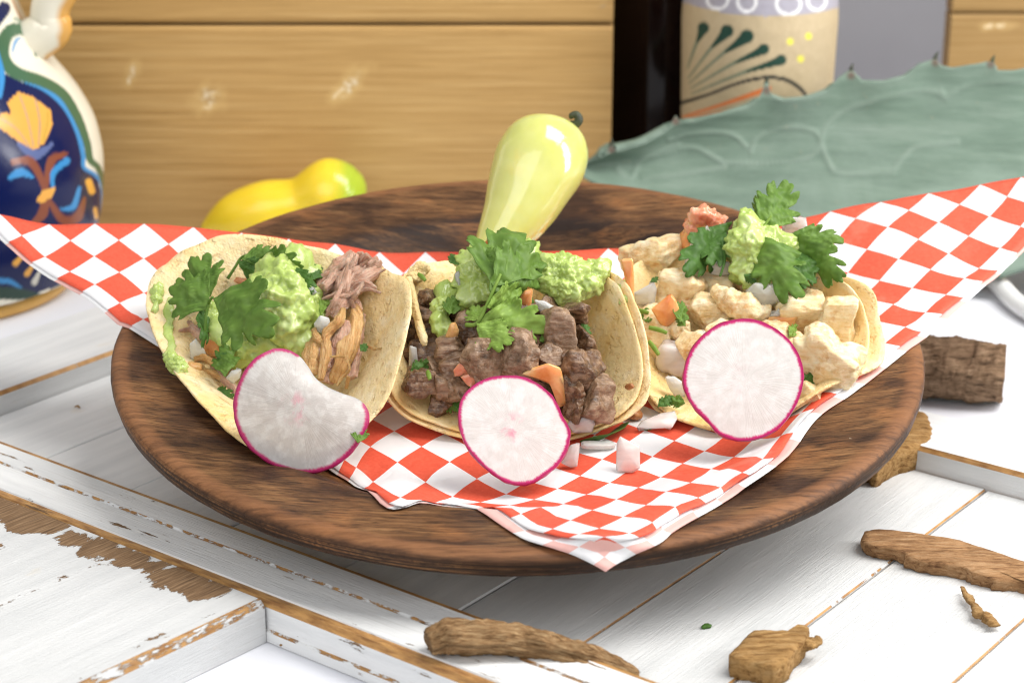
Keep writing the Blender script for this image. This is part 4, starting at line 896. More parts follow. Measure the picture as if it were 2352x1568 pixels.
# cilantro leaf outline: three deep lobes with rounded teeth
def leaf_shape(seed, n=300, deep=.38, width=1.0, teeth=1.0):
    rs = np.random.RandomState(seed); th = np.linspace(-math.pi*.97, math.pi*.97, n)
    cut1, cut2 = .85+.15*rs.rand(), -.85-.15*rs.rand()
    env = .53*(1+.10*np.cos(th)+.05*np.cos(3*th))
    env = env*(1-1.15*deep*np.exp(-((th-cut1)/.15)**2)-1.15*deep*np.exp(-((th-cut2)/.15)**2))
    for k in (.33, -.36, 1.40, -1.40): env = env*(1-.27*np.exp(-((th-k-.08*rs.randn())/.085)**2))
    saw = np.abs(np.sin(np.abs(th)*9.2+rs.rand()*3))**.65
    env = env*(1+.11*teeth*(saw-.6))
    # straight wedge towards the stalk
    ax, ay = .53, .04; px_, py_ = .50, .52-.06*rs.rand()
    dx, dy = np.abs(np.sin(th)), np.cos(th); nx_, ny_ = py_-.0, -px_; c0 = .012*nx_
    den = dx*nx_+dy*ny_; wedge = np.where(den > 1e-3, (c0-.46*ny_)/np.maximum(den, 1e-3), 9)
    env = np.minimum(env, wedge)
    x = env*np.sin(th)*width; y = .46+env*np.cos(th)
    keep = y > .004; x, y = x[keep], y[keep]
    pts = np.r_[[[-.012, 0]], np.c_[x, y], [[.012, 0]]]
    tips = [(0, .98), (.50*width, .62), (-.50*width, .62), (.26*width, .86), (-.26*width, .86), (.42*width, .44), (-.42*width, .44), (.46*width, .76), (-.46*width, .76)]
    return pts, tips
_leafcache = {}
def leaf_mesh(seed, deep, width):
    k = (seed, deep, width)
    if k in _leafcache: return _leafcache[k]
    P, tips = leaf_shape(seed, 300, deep, width)
    g_ = [(x, y) for x in np.arange(-.62, .63, .035) for y in np.arange(.02, 1.05, .035)]
    inside = inpoly(np.array(g_), P); D = np.array([np.min(np.hypot(P[:, 0]-x, P[:, 1]-y)) for x, y in g_])
    I = np.array(g_)[inside & (D > .018)]
    V = [Vector(p) for p in np.r_[P, I]]; n = len(P)
    r = geometry.delaunay_2d_cdt(V, [(i, (i+1) % n) for i in range(n)], [], 1, 1e-6)
    v2 = np.array([q[:] for q in r[0]]); f = [list(q) for q in r[2]]
    vein = np.full(len(v2), 9.0)
    for i, t in enumerate(tips):
        a = np.array([0, .02 if i < 3 else (.3 if i < 5 else .2)]); 
        if i in (5, 6): a = np.array([0, .1])
        b = np.array(t); L = b-a; u = np.clip(((v2-a)@L)/(L@L), 0, 1); vein = np.minimum(vein, np.hypot(*(v2-a-u[:, None]*L).T)*(1 if i < 3 else 1.5))
    vein = np.clip(1-vein/.016, 0, 1)
    _leafcache[k] = (v2, f, vein); return _leafcache[k]
def nrm(a): a = np.asarray(a, float); return a/np.linalg.norm(a)
def leaf_at(B, T, mat, seed, parent=None, width=1.0, deep=.38, face=None, cup=.12, droop=.1, roll=0.0, wav=.085, name='leaf', **k):
    B, T = np.asarray(B), np.asarray(T); L = np.linalg.norm(T-B); y = (T-B)/L
    face = nrm(CAM-B) if face is None else nrm(face)
    x = nrm(np.cross(y, face)); z = np.cross(x, y)
    if roll: x, z = x*math.cos(roll)+z*math.sin(roll), z*math.cos(roll)-x*math.sin(roll)
    v2, f, vein = leaf_mesh(seed, deep, width)
    zz = -cup*np.abs(v2[:, 0])*1.0+cup*.6*np.abs(v2[:, 0])**.5*0-droop*(v2[:, 1]-.3)**2+wav*fbm(np.c_[v2, 0*v2[:, 0]+seed], 3.2, 3)-.02*vein
    v = B+L*(v2[:, :1]*x+v2[:, 1:]*y+zz[:, None]*z)
    if vnormals(v, f).mean(0)@z < 0: f = [q[::-1] for q in f]
    w, f, src = solid(v, f, .018)
    return mk(name, w, f, MT[mat], parent, vattr={'vein': vein[src]}, **k)
def stem_at(P, r, mat, parent, name='stem'):
    v, f = sweep(P, r, 20, 8, 1, (0.1, .8, .3)); return mk(name, v, f, MT[mat], parent)

# ------------------------------------------------------------------ beef in the middle taco
def where_label(px, py, anchors): return min(anchors, key=lambda a: (a[0]-px)**2+(a[1]-py)**2)[2]
AB = [(1010, 690, 'under the narrow guacamole clump'), (960, 720, 'by the torn tortilla strip'), (960, 830, 'by the onion strip at the tortilla wall'), (1060, 850, 'around the red tomato sliver'), (1000, 890, 'on the tortilla lip behind the chopped herbs'), (1120, 780, 'below the lower bright cilantro leaf'),
      (1200, 800, 'between the bright cilantro and the middle radish slice'), (1280, 760, 'below the curved onion petal'), (1330, 720, 'under the round guacamole scoop'), (1340, 860, 'beside the large orange tomato chunk'), (1320, 930, 'above the onion block on the tortilla lip'), (1200, 920, 'behind the middle radish slice'), (1180, 740, 'behind the bright cilantro stalk')]
AC = [(1490, 580, 'behind the upright tomato strip'), (1560, 660, 'beside the broad white onion piece'), (1490, 780, 'touching the middle taco\'s side'), (1630, 720, 'above the biggest radish slice'), (1850, 710, 'below the spreading cilantro leaf'), (1920, 740, 'against the right tortilla\'s inner wall'), (1860, 900, 'on the tortilla lip under the seared piece'), (1590, 800, 'next to the folded tomato square'), (1720, 800, 'behind the biggest radish slice'), (1720, 660, 'under the peaked guacamole'), (1810, 800, 'behind the ragged tomato bit')]
GB = 'beef pieces filling the middle taco'
beef = [(330, 520, 1.7, 150, 120), (290, 600, 1.2, 190, 150), (345, 700, .9, 170, 150), (385, 930, .2, 220, 140), (270, 965, .2, 170, 120), (470, 1015, -.1, 170, 130), (640, 840, 1.2, 165, 240), (820, 835, 1.3, 185, 210),
        (1030, 730, 1.5, 200, 230), (985, 830, 1.1, 190, 150), (1120, 600, 1.8, 130, 190), (1170, 930, .7, 230, 200), (1240, 1050, .1, 150, 220), (1110, 1020, .3, 130, 150), (1120, 1130, -.3, 150, 130), (640, 965, .5, 140, 110), (730, 930, .6, 150, 110),
        (560, 700, 1.2, 150, 200), (720, 720, 1.6, 170, 170), (870, 730, 1.5, 160, 170), (1090, 830, 1.0, 150, 130), (920, 900, .7, 200, 150), (560, 880, .5, 170, 150), (300, 800, .4, 170, 150), (800, 960, .3, 260, 150), (980, 1040, -.2, 220, 160), (690, 1060, -.4, 260, 160), (400, 1080, -.6, 150, 90), (850, 640, 1.5, 200, 160), (950, 600, 1.6, 180, 150), (480, 600, 1.2, 180, 160), (640, 620, 1.4, 200, 160), (1180, 760, 1.0, 130, 160), (230, 700, .7, 110, 140)]
K2 = .42/66/2
for i, (x, y, h, w_, h_) in enumerate(beef):
    gy = i in (3, 5, 8, 9, 12, 15, 16, 6, 7, 21)
    lump('beef_piece', *r2(x, y), h, (w_*K2*1.22, .46*(w_+h_)*K2, h_*K2*1.2), 'beef2' if gy else 'beef', ('greyish' if gy else 'dark seared')+(' large' if w_*h_ > 36000 else ' small' if w_*h_ < 19500 else '')+' beef piece '+where_label(*r2(x, y), AB), 'beef', GB, n=3.8, sub=5, lumpy=.30, ls=.8, rough=.05, rs=3.4, seed=i*1.37+.3, fib=.012, cuts=7, cd_=(.6, .85))
v, f = sweep([onH(*r2(430, 720), 1.5), onH(*r2(440, 800), 1.0), onH(*r2(455, 880), .6), onH(*r2(430, 960), .2)], [.3, .5, .5, .3], 40, 26, .7, (0, 1, 0), .5, .35, 1.5, .05, 3, 2)
mk('beef_strip', v, f, MT['beef2'], label='long greyish strip of beef hanging at the middle taco\'s front', cat='beef')

# ------------------------------------------------------------------ chicken in the right taco
K3 = .42/66/2; GC = 'chicken pieces filling the right taco'
chick = [(310, 465, 1.6, 310, 170, -.1), (470, 645, 1.3, 270, 210, .3), (305, 930, -.1, 190, 330, .1), (640, 790, .7, 200, 160, .3), (1150, 765, 1.0, 260, 210, -.3), (1325, 820, .9, 170, 290, .2), (1180, 1225, -.5, 170, 110, 0),
         (450, 860, .5, 110, 110, 0), (660, 640, 1.2, 200, 130, 0), (1210, 640, 1.3, 160, 90, .2), (1290, 940, .5, 80, 80, 0), (870, 770, .9, 200, 130, 0), (960, 900, .6, 200, 140, 0), (560, 960, .3, 180, 160, 0), (760, 900, .5, 200, 150, 0), (700, 1080, -.3, 260, 160, 0), (1000, 1080, -.2, 240, 180, 0), (540, 720, .9, 170, 130, 0), (300, 780, .6, 170, 120, 0), (1050, 640, 1.3, 200, 140, 0), (850, 600, 1.4, 220, 150, 0), (1090, 960, .3, 160, 140, 0)]
for i, (x, y, h, w_, h_, rz) in enumerate(chick):
    lump('chicken_piece', *r3(x, y), h, (w_*K3*1.2, (w_+h_)/2*K3*.85, h_*K3*1.2), 'chicken', ('large' if w_*h_ > 40000 else 'small' if w_*h_ < 19000 else 'pale')+' chicken piece '+where_label(*r3(x, y), AC), 'chicken', GC, rot=(RND.uniform(-.4, .4), rz+RND.uniform(-.15, .15), RND.uniform(-.5, .5)), n=3.4, sub=5, lumpy=.34, ls=.75, rough=.035, rs=3.0, seed=i*2.11+.7, fib=.010, cuts=5, cd_=(.62, .9))
lump('chicken_piece', *r3(1265, 1030), .35, (1.12, .7, .85), 'chicken', 'large seared triangular chicken piece beside the biggest radish slice', 'chicken', rot=(.2, .45, -.2), n=4, sub=5, lumpy=.36, ls=.95, rough=.08, rs=3, seed=41.3)
v, f = sweep([onH(*r3(655, 645), 1.6), onH(*r3(720, 690), 1.5), onH(*r3(830, 745), 1.3), onH(*r3(960, 770), 1.1)], [.22, .42, .5, .25], 50, 30, .75, (0, 1, 0), .3, .3, 1.4, .03, 3, 7)
mk('chicken_strip', v, f, MT['chicken'], label='long slanting chicken strip below the right taco\'s guacamole', cat='chicken')

# ------------------------------------------------------------------ shredded pork in the left taco
GP = 'pork shreds in the left taco'
AP = [(760, 640, 'in the loose bundle beside the tall guacamole'), (850, 600, 'at the frayed top of the pork bundle'), (800, 760, 'in the bundle above the glassy radish slice'), (730, 830, 'touching the bent edge of the glassy radish slice'), (470, 760, 'on the wide open tortilla beside the onion square'), (540, 880, 'trailing toward the glassy radish slice'), (560, 1030, 'under the lower rim of the glassy radish slice')]
def shred(pts, rad, mat, label=None, group=GP, seed=0, flat=.5, name='pork_shred'):
    jr = random.Random(int(seed*31)+3); pts = [(x+jr.uniform(-16, 16)*(0 < k_ < len(pts)-1), y+jr.uniform(-16, 16)*(0 < k_ < len(pts)-1), h+jr.uniform(-.1, .14)) for k_, (x, y, h) in enumerate(pts)]
    P = [onH(*r1(x, y), h) for x, y, h in pts]; mid = r1(*pts[len(pts)//2][:2])
    if label is None: label = ('golden' if mat == 'pork_gold' else 'pinkish')+(' thin' if max(rad) < .12 else '')+' pork shred '+where_label(*mid, AP)
    v, f = sweep(P, np.asarray(rad)*.92, 54, 20, flat, (0.2, 1, .1), .9, .22, 1.5, .16, 4, seed)
    fb = fbm(v*2.2, 1.4, 3, .6, seed); v += vnormals(v, f)*(.02*fb)[:, None]
    return mk(name, v, f, MT[mat], label=label, cat='pork', group=group, uv=suv(54, 20)*np.array([2.5, 1])+seed)
up = [[(1150, 350, 1.9), (1220, 290, 2.1), (1290, 220, 2.4), (1350, 155, 2.7)], [(1150, 400, 1.8), (1260, 330, 2.1), (1370, 260, 2.4), (1450, 180, 2.8)], [(1180, 420, 1.7), (1290, 360, 2.0), (1400, 290, 2.3), (1500, 190, 2.7)], [(1200, 440, 1.7), (1320, 390, 1.9), (1430, 320, 2.2), (1530, 250, 2.5)],
      [(1250, 440, 1.6), (1330, 400, 1.9), (1420, 370, 2.1), (1495, 375, 2.2)], [(1190, 370, 2.2), (1270, 300, 2.3), (1330, 240, 2.5), (1370, 170, 2.8)], [(1215, 520, 1.5), (1280, 430, 1.9), (1310, 330, 2.2), (1345, 200, 2.7)], [(1230, 540, 1.4), (1300, 470, 1.7), (1350, 400, 2.0), (1400, 330, 2.3)], [(1340, 430, 1.8), (1360, 480, 1.6), (1370, 540, 1.3)], [(1160, 320, 1.9), (1240, 310, 2.1), (1350, 230, 2.4), (1420, 170, 2.7)], [(1340, 330, 2.3), (1420, 260, 2.5), (1480, 230, 2.6), (1525, 215, 2.7)]]
for i, p in enumerate(up): shred(p, [.16, .27, .27, .16 if i % 2 else .07], 'pork', seed=i*1.3)
for i in range(9):
    p = up[i % len(up)]; o_ = (RND.uniform(-25, 25), RND.uniform(-25, 25)); shred([(x+o_[0], y+o_[1], h+.12) for x, y, h in p], [.05, .09, .08, .03], 'pork', seed=60+i*1.9, flat=.7)
lo = [[(1360, 470, 1.6), (1370, 570, 1.3), (1310, 720, .8), (1240, 930, .0)], [(1310, 560, 1.5), (1290, 680, 1.0), (1250, 800, .5), (1200, 930, 0)], [(1230, 700, .9), (1150, 720, .8), (1110, 800, .5), (1070, 900, .1)], [(1400, 520, 1.3), (1370, 640, 1.0), (1340, 780, .5), (1350, 900, .0)], [(1140, 660, 1.1), (1130, 760, .7), (1100, 880, .2)], [(1260, 620, 1.2), (1190, 760, .7), (1160, 880, .2)]]
for i, p in enumerate(lo): shred(p, [.16, .34, .34, .22], 'pork' if i % 2 else 'pork_gold', seed=20+i*1.7, flat=.6)
shred([(1295, 490, 1.9), (1280, 560, 1.7), (1190, 650, 1.3), (1195, 760, .9), (1165, 910, .3)], [.1, .2, .17, .18, .12], 'pork_gold', seed=33, flat=.6)
shred([(1125, 610, 1.5), (1150, 680, 1.2), (1190, 720, 1.0)], [.14, .16, .08], 'pork_gold', seed=34)
shred([(1225, 775, 1.1), (1290, 790, .9), (1325, 850, .6), (1300, 910, .35), (1260, 945, .2)], [.035, .05, .045, .05, .03], 'pork_gold', 'thin wiry curl of pork in front of the left taco\'s meat', None, 35, .9)
shred([(1330, 890, .5), (1315, 960, .1)], [.08, .05], 'pork_gold', seed=36)
shred([(520, 820, -.05), (570, 890, -.2), (640, 970, -.4), (670, 1010, -.5)], [.1, .16, .18, .1], 'pork', seed=37)
shred([(460, 850, -.1), (540, 890, -.2), (620, 930, -.35)], [.08, .15, .1], 'pork_gold', seed=38)
shred([(385, 570, .75), (430, 620, .6), (480, 650, .6)], [.08, .22, .2], 'pork', seed=39); shred([(330, 620, .6), (430, 615, .6), (500, 640, .6)], [.06, .12, .1], 'pork', seed=40)
shred([(420, 790, .05), (480, 800, .1), (560, 830, .1)], [.1, .16, .14], 'pork_gold', seed=41)
shred([(1440, 710, .9), (1480, 725, .85), (1530, 725, .95)], [.04, .09, .03], 'pork_gold', 'tiny golden crumb on the left taco\'s folded side', None, 42)
shred([(620, 1210, -.62), (680, 1270, -.6), (770, 1345, -.6)], [.16, .24, .14], 'pork', seed=43, flat=.4)
# golden strip on the beef taco's left side
v, f = sweep([onH(*r2(215, 400), 2.5), onH(*r2(240, 500), 2.1), onH(*r2(265, 620), 1.6), (onH(*r2(300, 730), 1.2)), onH(*r2(308, 772), 1.0)], [.13, .15, .15, .14, .06], 40, 14, .7, (0, 1, 0), .4, .3, 2, .1, 3, 5)
mk('tortilla_strip', v, f, MT['tort2'], label='torn golden strip of tortilla hanging over the beef', cat='tortilla')
lump('tortilla_scrap', *r2(275, 375), 2.3, (.42, .2, .32), 'tort2', 'frayed scrap of tortilla at the middle taco\'s upper left', 'tortilla', lumpy=.5, rough=.1, seed=3)

# ------------------------------------------------------------------ guacamole
def guac(parts, label, seed, K, conv, group=None, sub=5, name='guacamole'):
    cs = [on_tort(*conv(x, y), r*K*.15) if h is None else onH(*conv(x, y), h) for x, y, h, r in parts]; R = [r*K for x, y, h, r in parts]
    v, f = spheres_blob(cs, R, sub, 30, .22, .9, .13, 1.9, seed)
    return mk(name, v, f, MT['guac'], label=label, cat='guacamole', group=group)
KL = .39/64
guac([(930, 330, 2.0, 150), (1010, 230, 2.4, 105), (960, 450, 1.7, 185), (1040, 520, 1.4, 140), (860, 400, 1.8, 130), (980, 620, 1.0, 140), (880, 560, 1.3, 130), (1090, 300, 2.0, 80), (1060, 700, .6, 100)], 'tall lumpy mound of guacamole heaped on the pork taco', 3, KL, r1, sub=6)
guac([(700, 680, .5, 120), (620, 620, .7, 100), (780, 720, .4, 110), (880, 690, .6, 110), (700, 760, .2, 80), (850, 770, .2, 70)], 'low smear of guacamole spreading behind the glassy radish slice', 8, KL, r1)
guac([(530, 560, .9, 70), (530, 500, 1.2, 50), (560, 620, .7, 60)], 'small dab of guacamole under the pork taco\'s largest leaf', 4, KL, r1)
guac([(205, 395, None, 42), (195, 440, None, 34), (190, 500, None, 24), (215, 380, None, 34)], 'thin guacamole smear near the edge of the wide open tortilla', 5, KL, r1)
guac([(310, 830, None, 50), (285, 790, None, 40), (340, 850, None, 42)], 'flat dab of guacamole low on the wide open tortilla', 6, KL, r1)
v, f = sweep([on_tort(*r1(x, y), .03) for x, y in ((285, 430), (268, 500), (272, 570), (262, 640), (285, 700), (275, 770), (300, 820))], [.1, .2, .13, .16, .12, .22, .24], 60, 14, .45, (0, -.5, 1), 0, .5, 2, .1, 3, 5)
mk('guacamole', v, f, MT['guac'], label='thin streak of guacamole trailing down the wide open tortilla', cat='guacamole')
KM = .42/66
guac([(570, 300, 2.7, 85), (580, 400, 2.4, 105), (620, 480, 2.1, 95), (690, 450, 2.2, 100), (560, 500, 2.0, 70), (860, 290, 2.6, 90), (760, 400, 2.3, 110)], 'ragged guacamole mound under the upright cilantro leaf on the beef', 9, KM, r2, sub=6)
guac([(1030, 370, 2.5, 100), (1110, 400, 2.4, 105), (1050, 460, 2.1, 95), (1130, 480, 2.0, 75), (970, 400, 2.4, 80)], 'rounded scoop of guacamole on the beef beside the cilantro', 10, KM, r2, sub=6)
guac([(1240, 370, 2.5, 70), (1210, 440, 2.2, 70), (1270, 345, 2.6, 50), (1195, 400, 2.3, 55)], 'small guacamole dab on top of the middle taco\'s folded edge', 11, KM, r2)
guac([(410, 470, 2.0, 55), (395, 560, 1.7, 60), (385, 640, 1.4, 60), (420, 690, 1.2, 50), (440, 490, 1.9, 55)], 'narrow clump of guacamole with herbs over the beef\'s side', 12, KM, r2)
guac([(1385, 450, 2.1, 36), (1400, 530, 1.8, 34), (1420, 600, 1.5, 30)], 'guacamole smear wedged between the beef and chicken tacos', 13, KM, r2)
guac([(850, 330, 3.1, 100), (840, 420, 2.7, 125), (850, 520, 2.2, 105), (960, 400, 2.7, 105), (850, 260, 3.5, 55), (1020, 450, 2.4, 110), (900, 570, 1.9, 80), (1130, 510, 2.0, 80), (1050, 560, 1.9, 70)], 'peaked guacamole mound crowning the chicken taco', 14, KM, r3, sub=6)

# ------------------------------------------------------------------ tomato
GT = 'diced tomato on the tacos'
flake('tomato_piece', [r2(*p) for p in [(548, 330), (600, 235), (650, 190), (690, 230), (700, 300), (650, 395), (590, 375)]], 2.9, 'tomato', 'flat orange tomato square beside the upright cilantro leaf', 'tomato', th=.3, dome=.1)
flake('tomato_piece', [r2(*p) for p in [(462, 905), (490, 868), (555, 842), (610, 862), (618, 895), (560, 935), (470, 940)]], .9, 'tomato_red', 'glossy red tomato sliver on the beef', 'tomato', th=.3, dome=.12)
flake('tomato_piece', [r2(*p) for p in [(500, 940), (600, 905), (605, 950), (560, 1000), (535, 985)]], .6, 'tomato_red', 'small pink tomato wedge below the red sliver on the beef', 'tomato', th=.3, dome=.1)
flake('tomato_piece', [r2(*p) for p in [(835, 925), (900, 890), (980, 865), (1050, 890), (1075, 1000), (1095, 1085), (1040, 1110), (990, 980), (900, 945)]], .75, 'tomato', 'large orange tomato chunk tucked behind the middle radish slice', 'tomato', th=.4, dome=.2)
flake('tomato_piece', [r2(*p) for p in [(1050, 895), (1085, 920), (1085, 960), (1065, 975)]], .7, 'tomato_red', 'narrow red cut edge of the large tomato chunk', 'tomato', th=.2, dome=.05)
flake('tomato_piece', [r2(*p) for p in [(800, 545), (850, 470), (900, 455), (890, 540), (870, 585), (820, 580)]], 2.2, 'tomato', 'pale tomato cube half hidden under the upright cilantro leaf', 'tomato', th=.3)
flake('pepper_piece', [r2(*p) for p in [(445, 650), (475, 640), (495, 690), (480, 745), (420, 770), (408, 745)]], 1.6, 'pork_gold', 'amber pepper piece under the narrow guacamole clump', 'pepper', th=.25)
flake('tomato_piece', [r2(*p) for p in [(1378, 300), (1445, 295), (1452, 420), (1450, 560), (1425, 560), (1405, 430)]], 2.3, 'tomato', 'long upright orange tomato strip between the beef and chicken', 'tomato', th=.12, dome=.12)
lump('tomato_piece', *r3(610, 300), 2.7, (.62, .45, .62), 'tomato_red', 'big seedy pink tomato chunk at the back of the chicken taco', 'tomato', rot=(0, .2, 0), n=3, sub=5, lumpy=.4, rough=.12, seed=8)
lump('tomato_piece', *r3(560, 330), 2.5, (.4, .35, .7), 'tomato', 'orange tomato flesh beside the seedy tomato chunk', 'tomato', rot=(0, .3, 0), n=3, sub=4, lumpy=.4, rough=.1, seed=9)
flake('tomato_piece', [r3(*p) for p in [(312, 750), (420, 662), (450, 700), (480, 785), (385, 865), (355, 820)]], 1.3, 'tomato', 'folded orange tomato square on the chicken', 'tomato', th=.3, dome=.22)
flake('tomato_piece', [r3(*p) for p in [(940, 830), (960, 790), (1080, 785), (1118, 790), (1085, 880), (1040, 890)]], .9, 'tomato', 'ragged orange tomato bit above the biggest radish slice', 'tomato', th=.35, dome=.15)
lump('tomato_piece', *r3(440, 1015), -.2, (.62, .45, .56), 'onion_pink', 'pale pink tomato lump below the chicken', 'tomato', rot=(0, .2, 0), n=4, sub=4, lumpy=.2, rough=.02, seed=5)
flake('tomato_piece', [r3(*p) for p in [(1025, 335), (1050, 275), (1090, 248), (1160, 250), (1168, 300), (1150, 345)]], 2.6, 'onion_pink', 'pale tomato cube behind the chicken taco\'s cilantro', 'tomato', th=.4, dome=.1)
lump('tomato_piece', *r1(545, 700), .3, (.34, .3, .42), 'tomato', 'soft orange tomato bit beside the pork taco\'s guacamole', 'tomato', seed=12, lumpy=.2, rough=.02)
lump('tomato_piece', *r1(420, 840), -.05, (.28, .22, .2), 'pork_gold', 'amber tomato seed lump on the wide open tortilla', 'tomato', seed=13, lumpy=.2, rough=.02)
flake('tomato_piece', [r1(*p) for p in [(650, 330), (690, 308), (740, 330), (745, 350), (690, 350)]], 1.5, 'tomato_red', 'small pink tomato piece under the pork taco\'s upper leaf', 'tomato', th=.2)

# ------------------------------------------------------------------ onion
def fl(conv, pts, h, mat, label, cat='onion', **k): return flake(k.pop('name', 'onion_piece'), [conv(*p) for p in pts], h, mat, label, cat, **k)
fl(r1, [(392, 700), (430, 668), (480, 730), (500, 800), (430, 800), (400, 790)], .35, 'onion', 'white onion square on the wide open tortilla', th=.2, dome=.05)
fl(r1, [(1125, 580), (1160, 530), (1215, 545), (1228, 600), (1180, 645), (1130, 620)], 1.6, 'onion', 'white onion square between the guacamole and pork', th=.3)
fl(r1, [(605, 900), (640, 855), (700, 845), (690, 900), (650, 935)], .2, 'onion', 'white onion wedge above the glassy radish slice', th=.2)
fl(r1, [(1095, 370), (1120, 360), (1145, 395), (1120, 425), (1100, 415)], 2.2, 'onion', 'tiny onion bit against the tall guacamole mound', th=.2)
fl(r1, [(640, 300), (690, 275), (730, 285), (700, 310)], 1.5, 'onion', 'thin onion bit under the pork taco\'s upper leaf', th=.15)
fl(r2, [(468, 380), (495, 360), (520, 440), (515, 500), (480, 490)], 2.3, 'onion', 'onion sliver beside the ragged guacamole mound', th=.15)
fl(r2, [(480, 510), (540, 510), (560, 570), (520, 580)], 1.8, 'onion', 'onion scrap below the ragged guacamole mound', th=.15)
fl(r2, [(905, 520), (960, 525), (1040, 570), (1065, 600), (1020, 635), (940, 600)], 2.0, 'onion', 'curved onion petal on the beef under the round scoop', th=.12)
fl(r2, [(222, 770), (262, 780), (268, 850), (240, 905), (218, 890)], .7, 'onion', 'onion strip against the beef taco\'s inner wall', th=.15)
fl(r2, [(1085, 1200), (1110, 1165), (1225, 1155), (1238, 1200), (1220, 1245), (1120, 1250)], -.6, 'onion', 'onion block on the tortilla lip beside the middle radish slice', th=.3)
fl(r3, [(220, 660), (330, 600), (345, 640), (330, 740), (225, 735)], 1.4, 'onion', 'broad white onion piece on the chicken', th=.25)
fl(r3, [(495, 500), (530, 380), (620, 290), (640, 330), (600, 420), (620, 540), (560, 570), (500, 540)], 2.2, 'cabbage', 'translucent onion petal leaning on the seedy tomato', th=.1, dome=.2)
fl(r3, [(830, 650), (880, 605), (1000, 615), (1070, 645), (1010, 710), (920, 775), (860, 740)], 1.7, 'cabbage', 'large translucent onion petal across the chicken', th=.1, dome=.28)
fl(r3, [(388, 1120), (440, 1115), (490, 1150), (500, 1230), (440, 1225), (410, 1180)], -.6, 'onion', 'onion chip on the tortilla beside the biggest radish slice', th=.2)
fl(r3, [(540, 890), (590, 870), (625, 880), (570, 950), (545, 930)], .7, 'onion', 'onion cube tucked at the biggest radish slice\'s top', th=.25)
fl(r3, [(630, 480), (740, 490), (760, 560), (690, 570), (640, 560)], 2.0, 'onion', 'onion piece under the drooping dark cilantro leaf', th=.2)
fl(r3, [(960, 790), (1010, 745), (1050, 780), (1000, 800)], 1.2, 'onion', 'small onion bit above the ragged tomato', th=.2)
fl(r3, [(1190, 610), (1230, 500), (1280, 560), (1270, 600)], 1.9, 'cabbage', 'onion petal below the spreading cilantro leaf', th=.1)
# loose on the paper
def loose(conv, x, y, size, rot, mat, label, cat='onion', name='onion_piece', n=7, **k):
    p = on_paper(*conv(x, y)); v, f = chunk((0, 0, 0), size, rot, n, 4, .16, .9, .02, 2.5, x*.37)
    v = v+p; P = toP(v); lift = (paper_h(P)+.03-P[:, 2]).max(); v = v+PZ*max(lift, 0)*.9
    return mk(name, v, f, MT[mat], label=label, cat=cat, **k)
def standing(pts, label, mat='onion_pink', **k):
    O = [r7(*p) for p in pts]; b_ = max(O, key=lambda q: q[1]); flake('onion_piece', O, 0, mat, label, 'onion', y0=toP(on_paper(*b_))[1]+.05, **k)
standing([(1306, 190), (1325, 150), (1365, 172), (1440, 205), (1440, 335), (1395, 362), (1302, 352)], 'curved pinkish onion piece standing on the checked paper', th=.2, dome=.16, lean=.3)
standing([(1420, 100), (1450, 60), (1560, 18), (1640, 5), (1655, 50), (1625, 102), (1480, 110)], 'long pinkish onion piece lying by the tortilla edge', th=.25, dome=.12, lean=1.0)
standing([(985, 305), (1040, 200), (1095, 187), (1090, 250), (1080, 325), (1045, 332)], 'pinkish onion square leaning on the middle radish slice', th=.2, dome=.1, lean=.3)
loose(r7, 1200, 222, (.55, .2, .1), (0, .05, .1), 'onion', 'thin flat onion shaving on the checked paper', n=4)
loose(r7, 1372, 40, (.5, .25, .16), (.1, .3, -.2), 'crisp', 'brown crisp crumb between the beef and chicken tacos', 'crumb', 'crisp_crumb', 3)
lump('crisp_crumb', *r3(195, 1172), .3, (.2, .1, .1), 'crisp', 'small brown crumb stuck to the middle taco\'s side', 'crumb', seed=4)

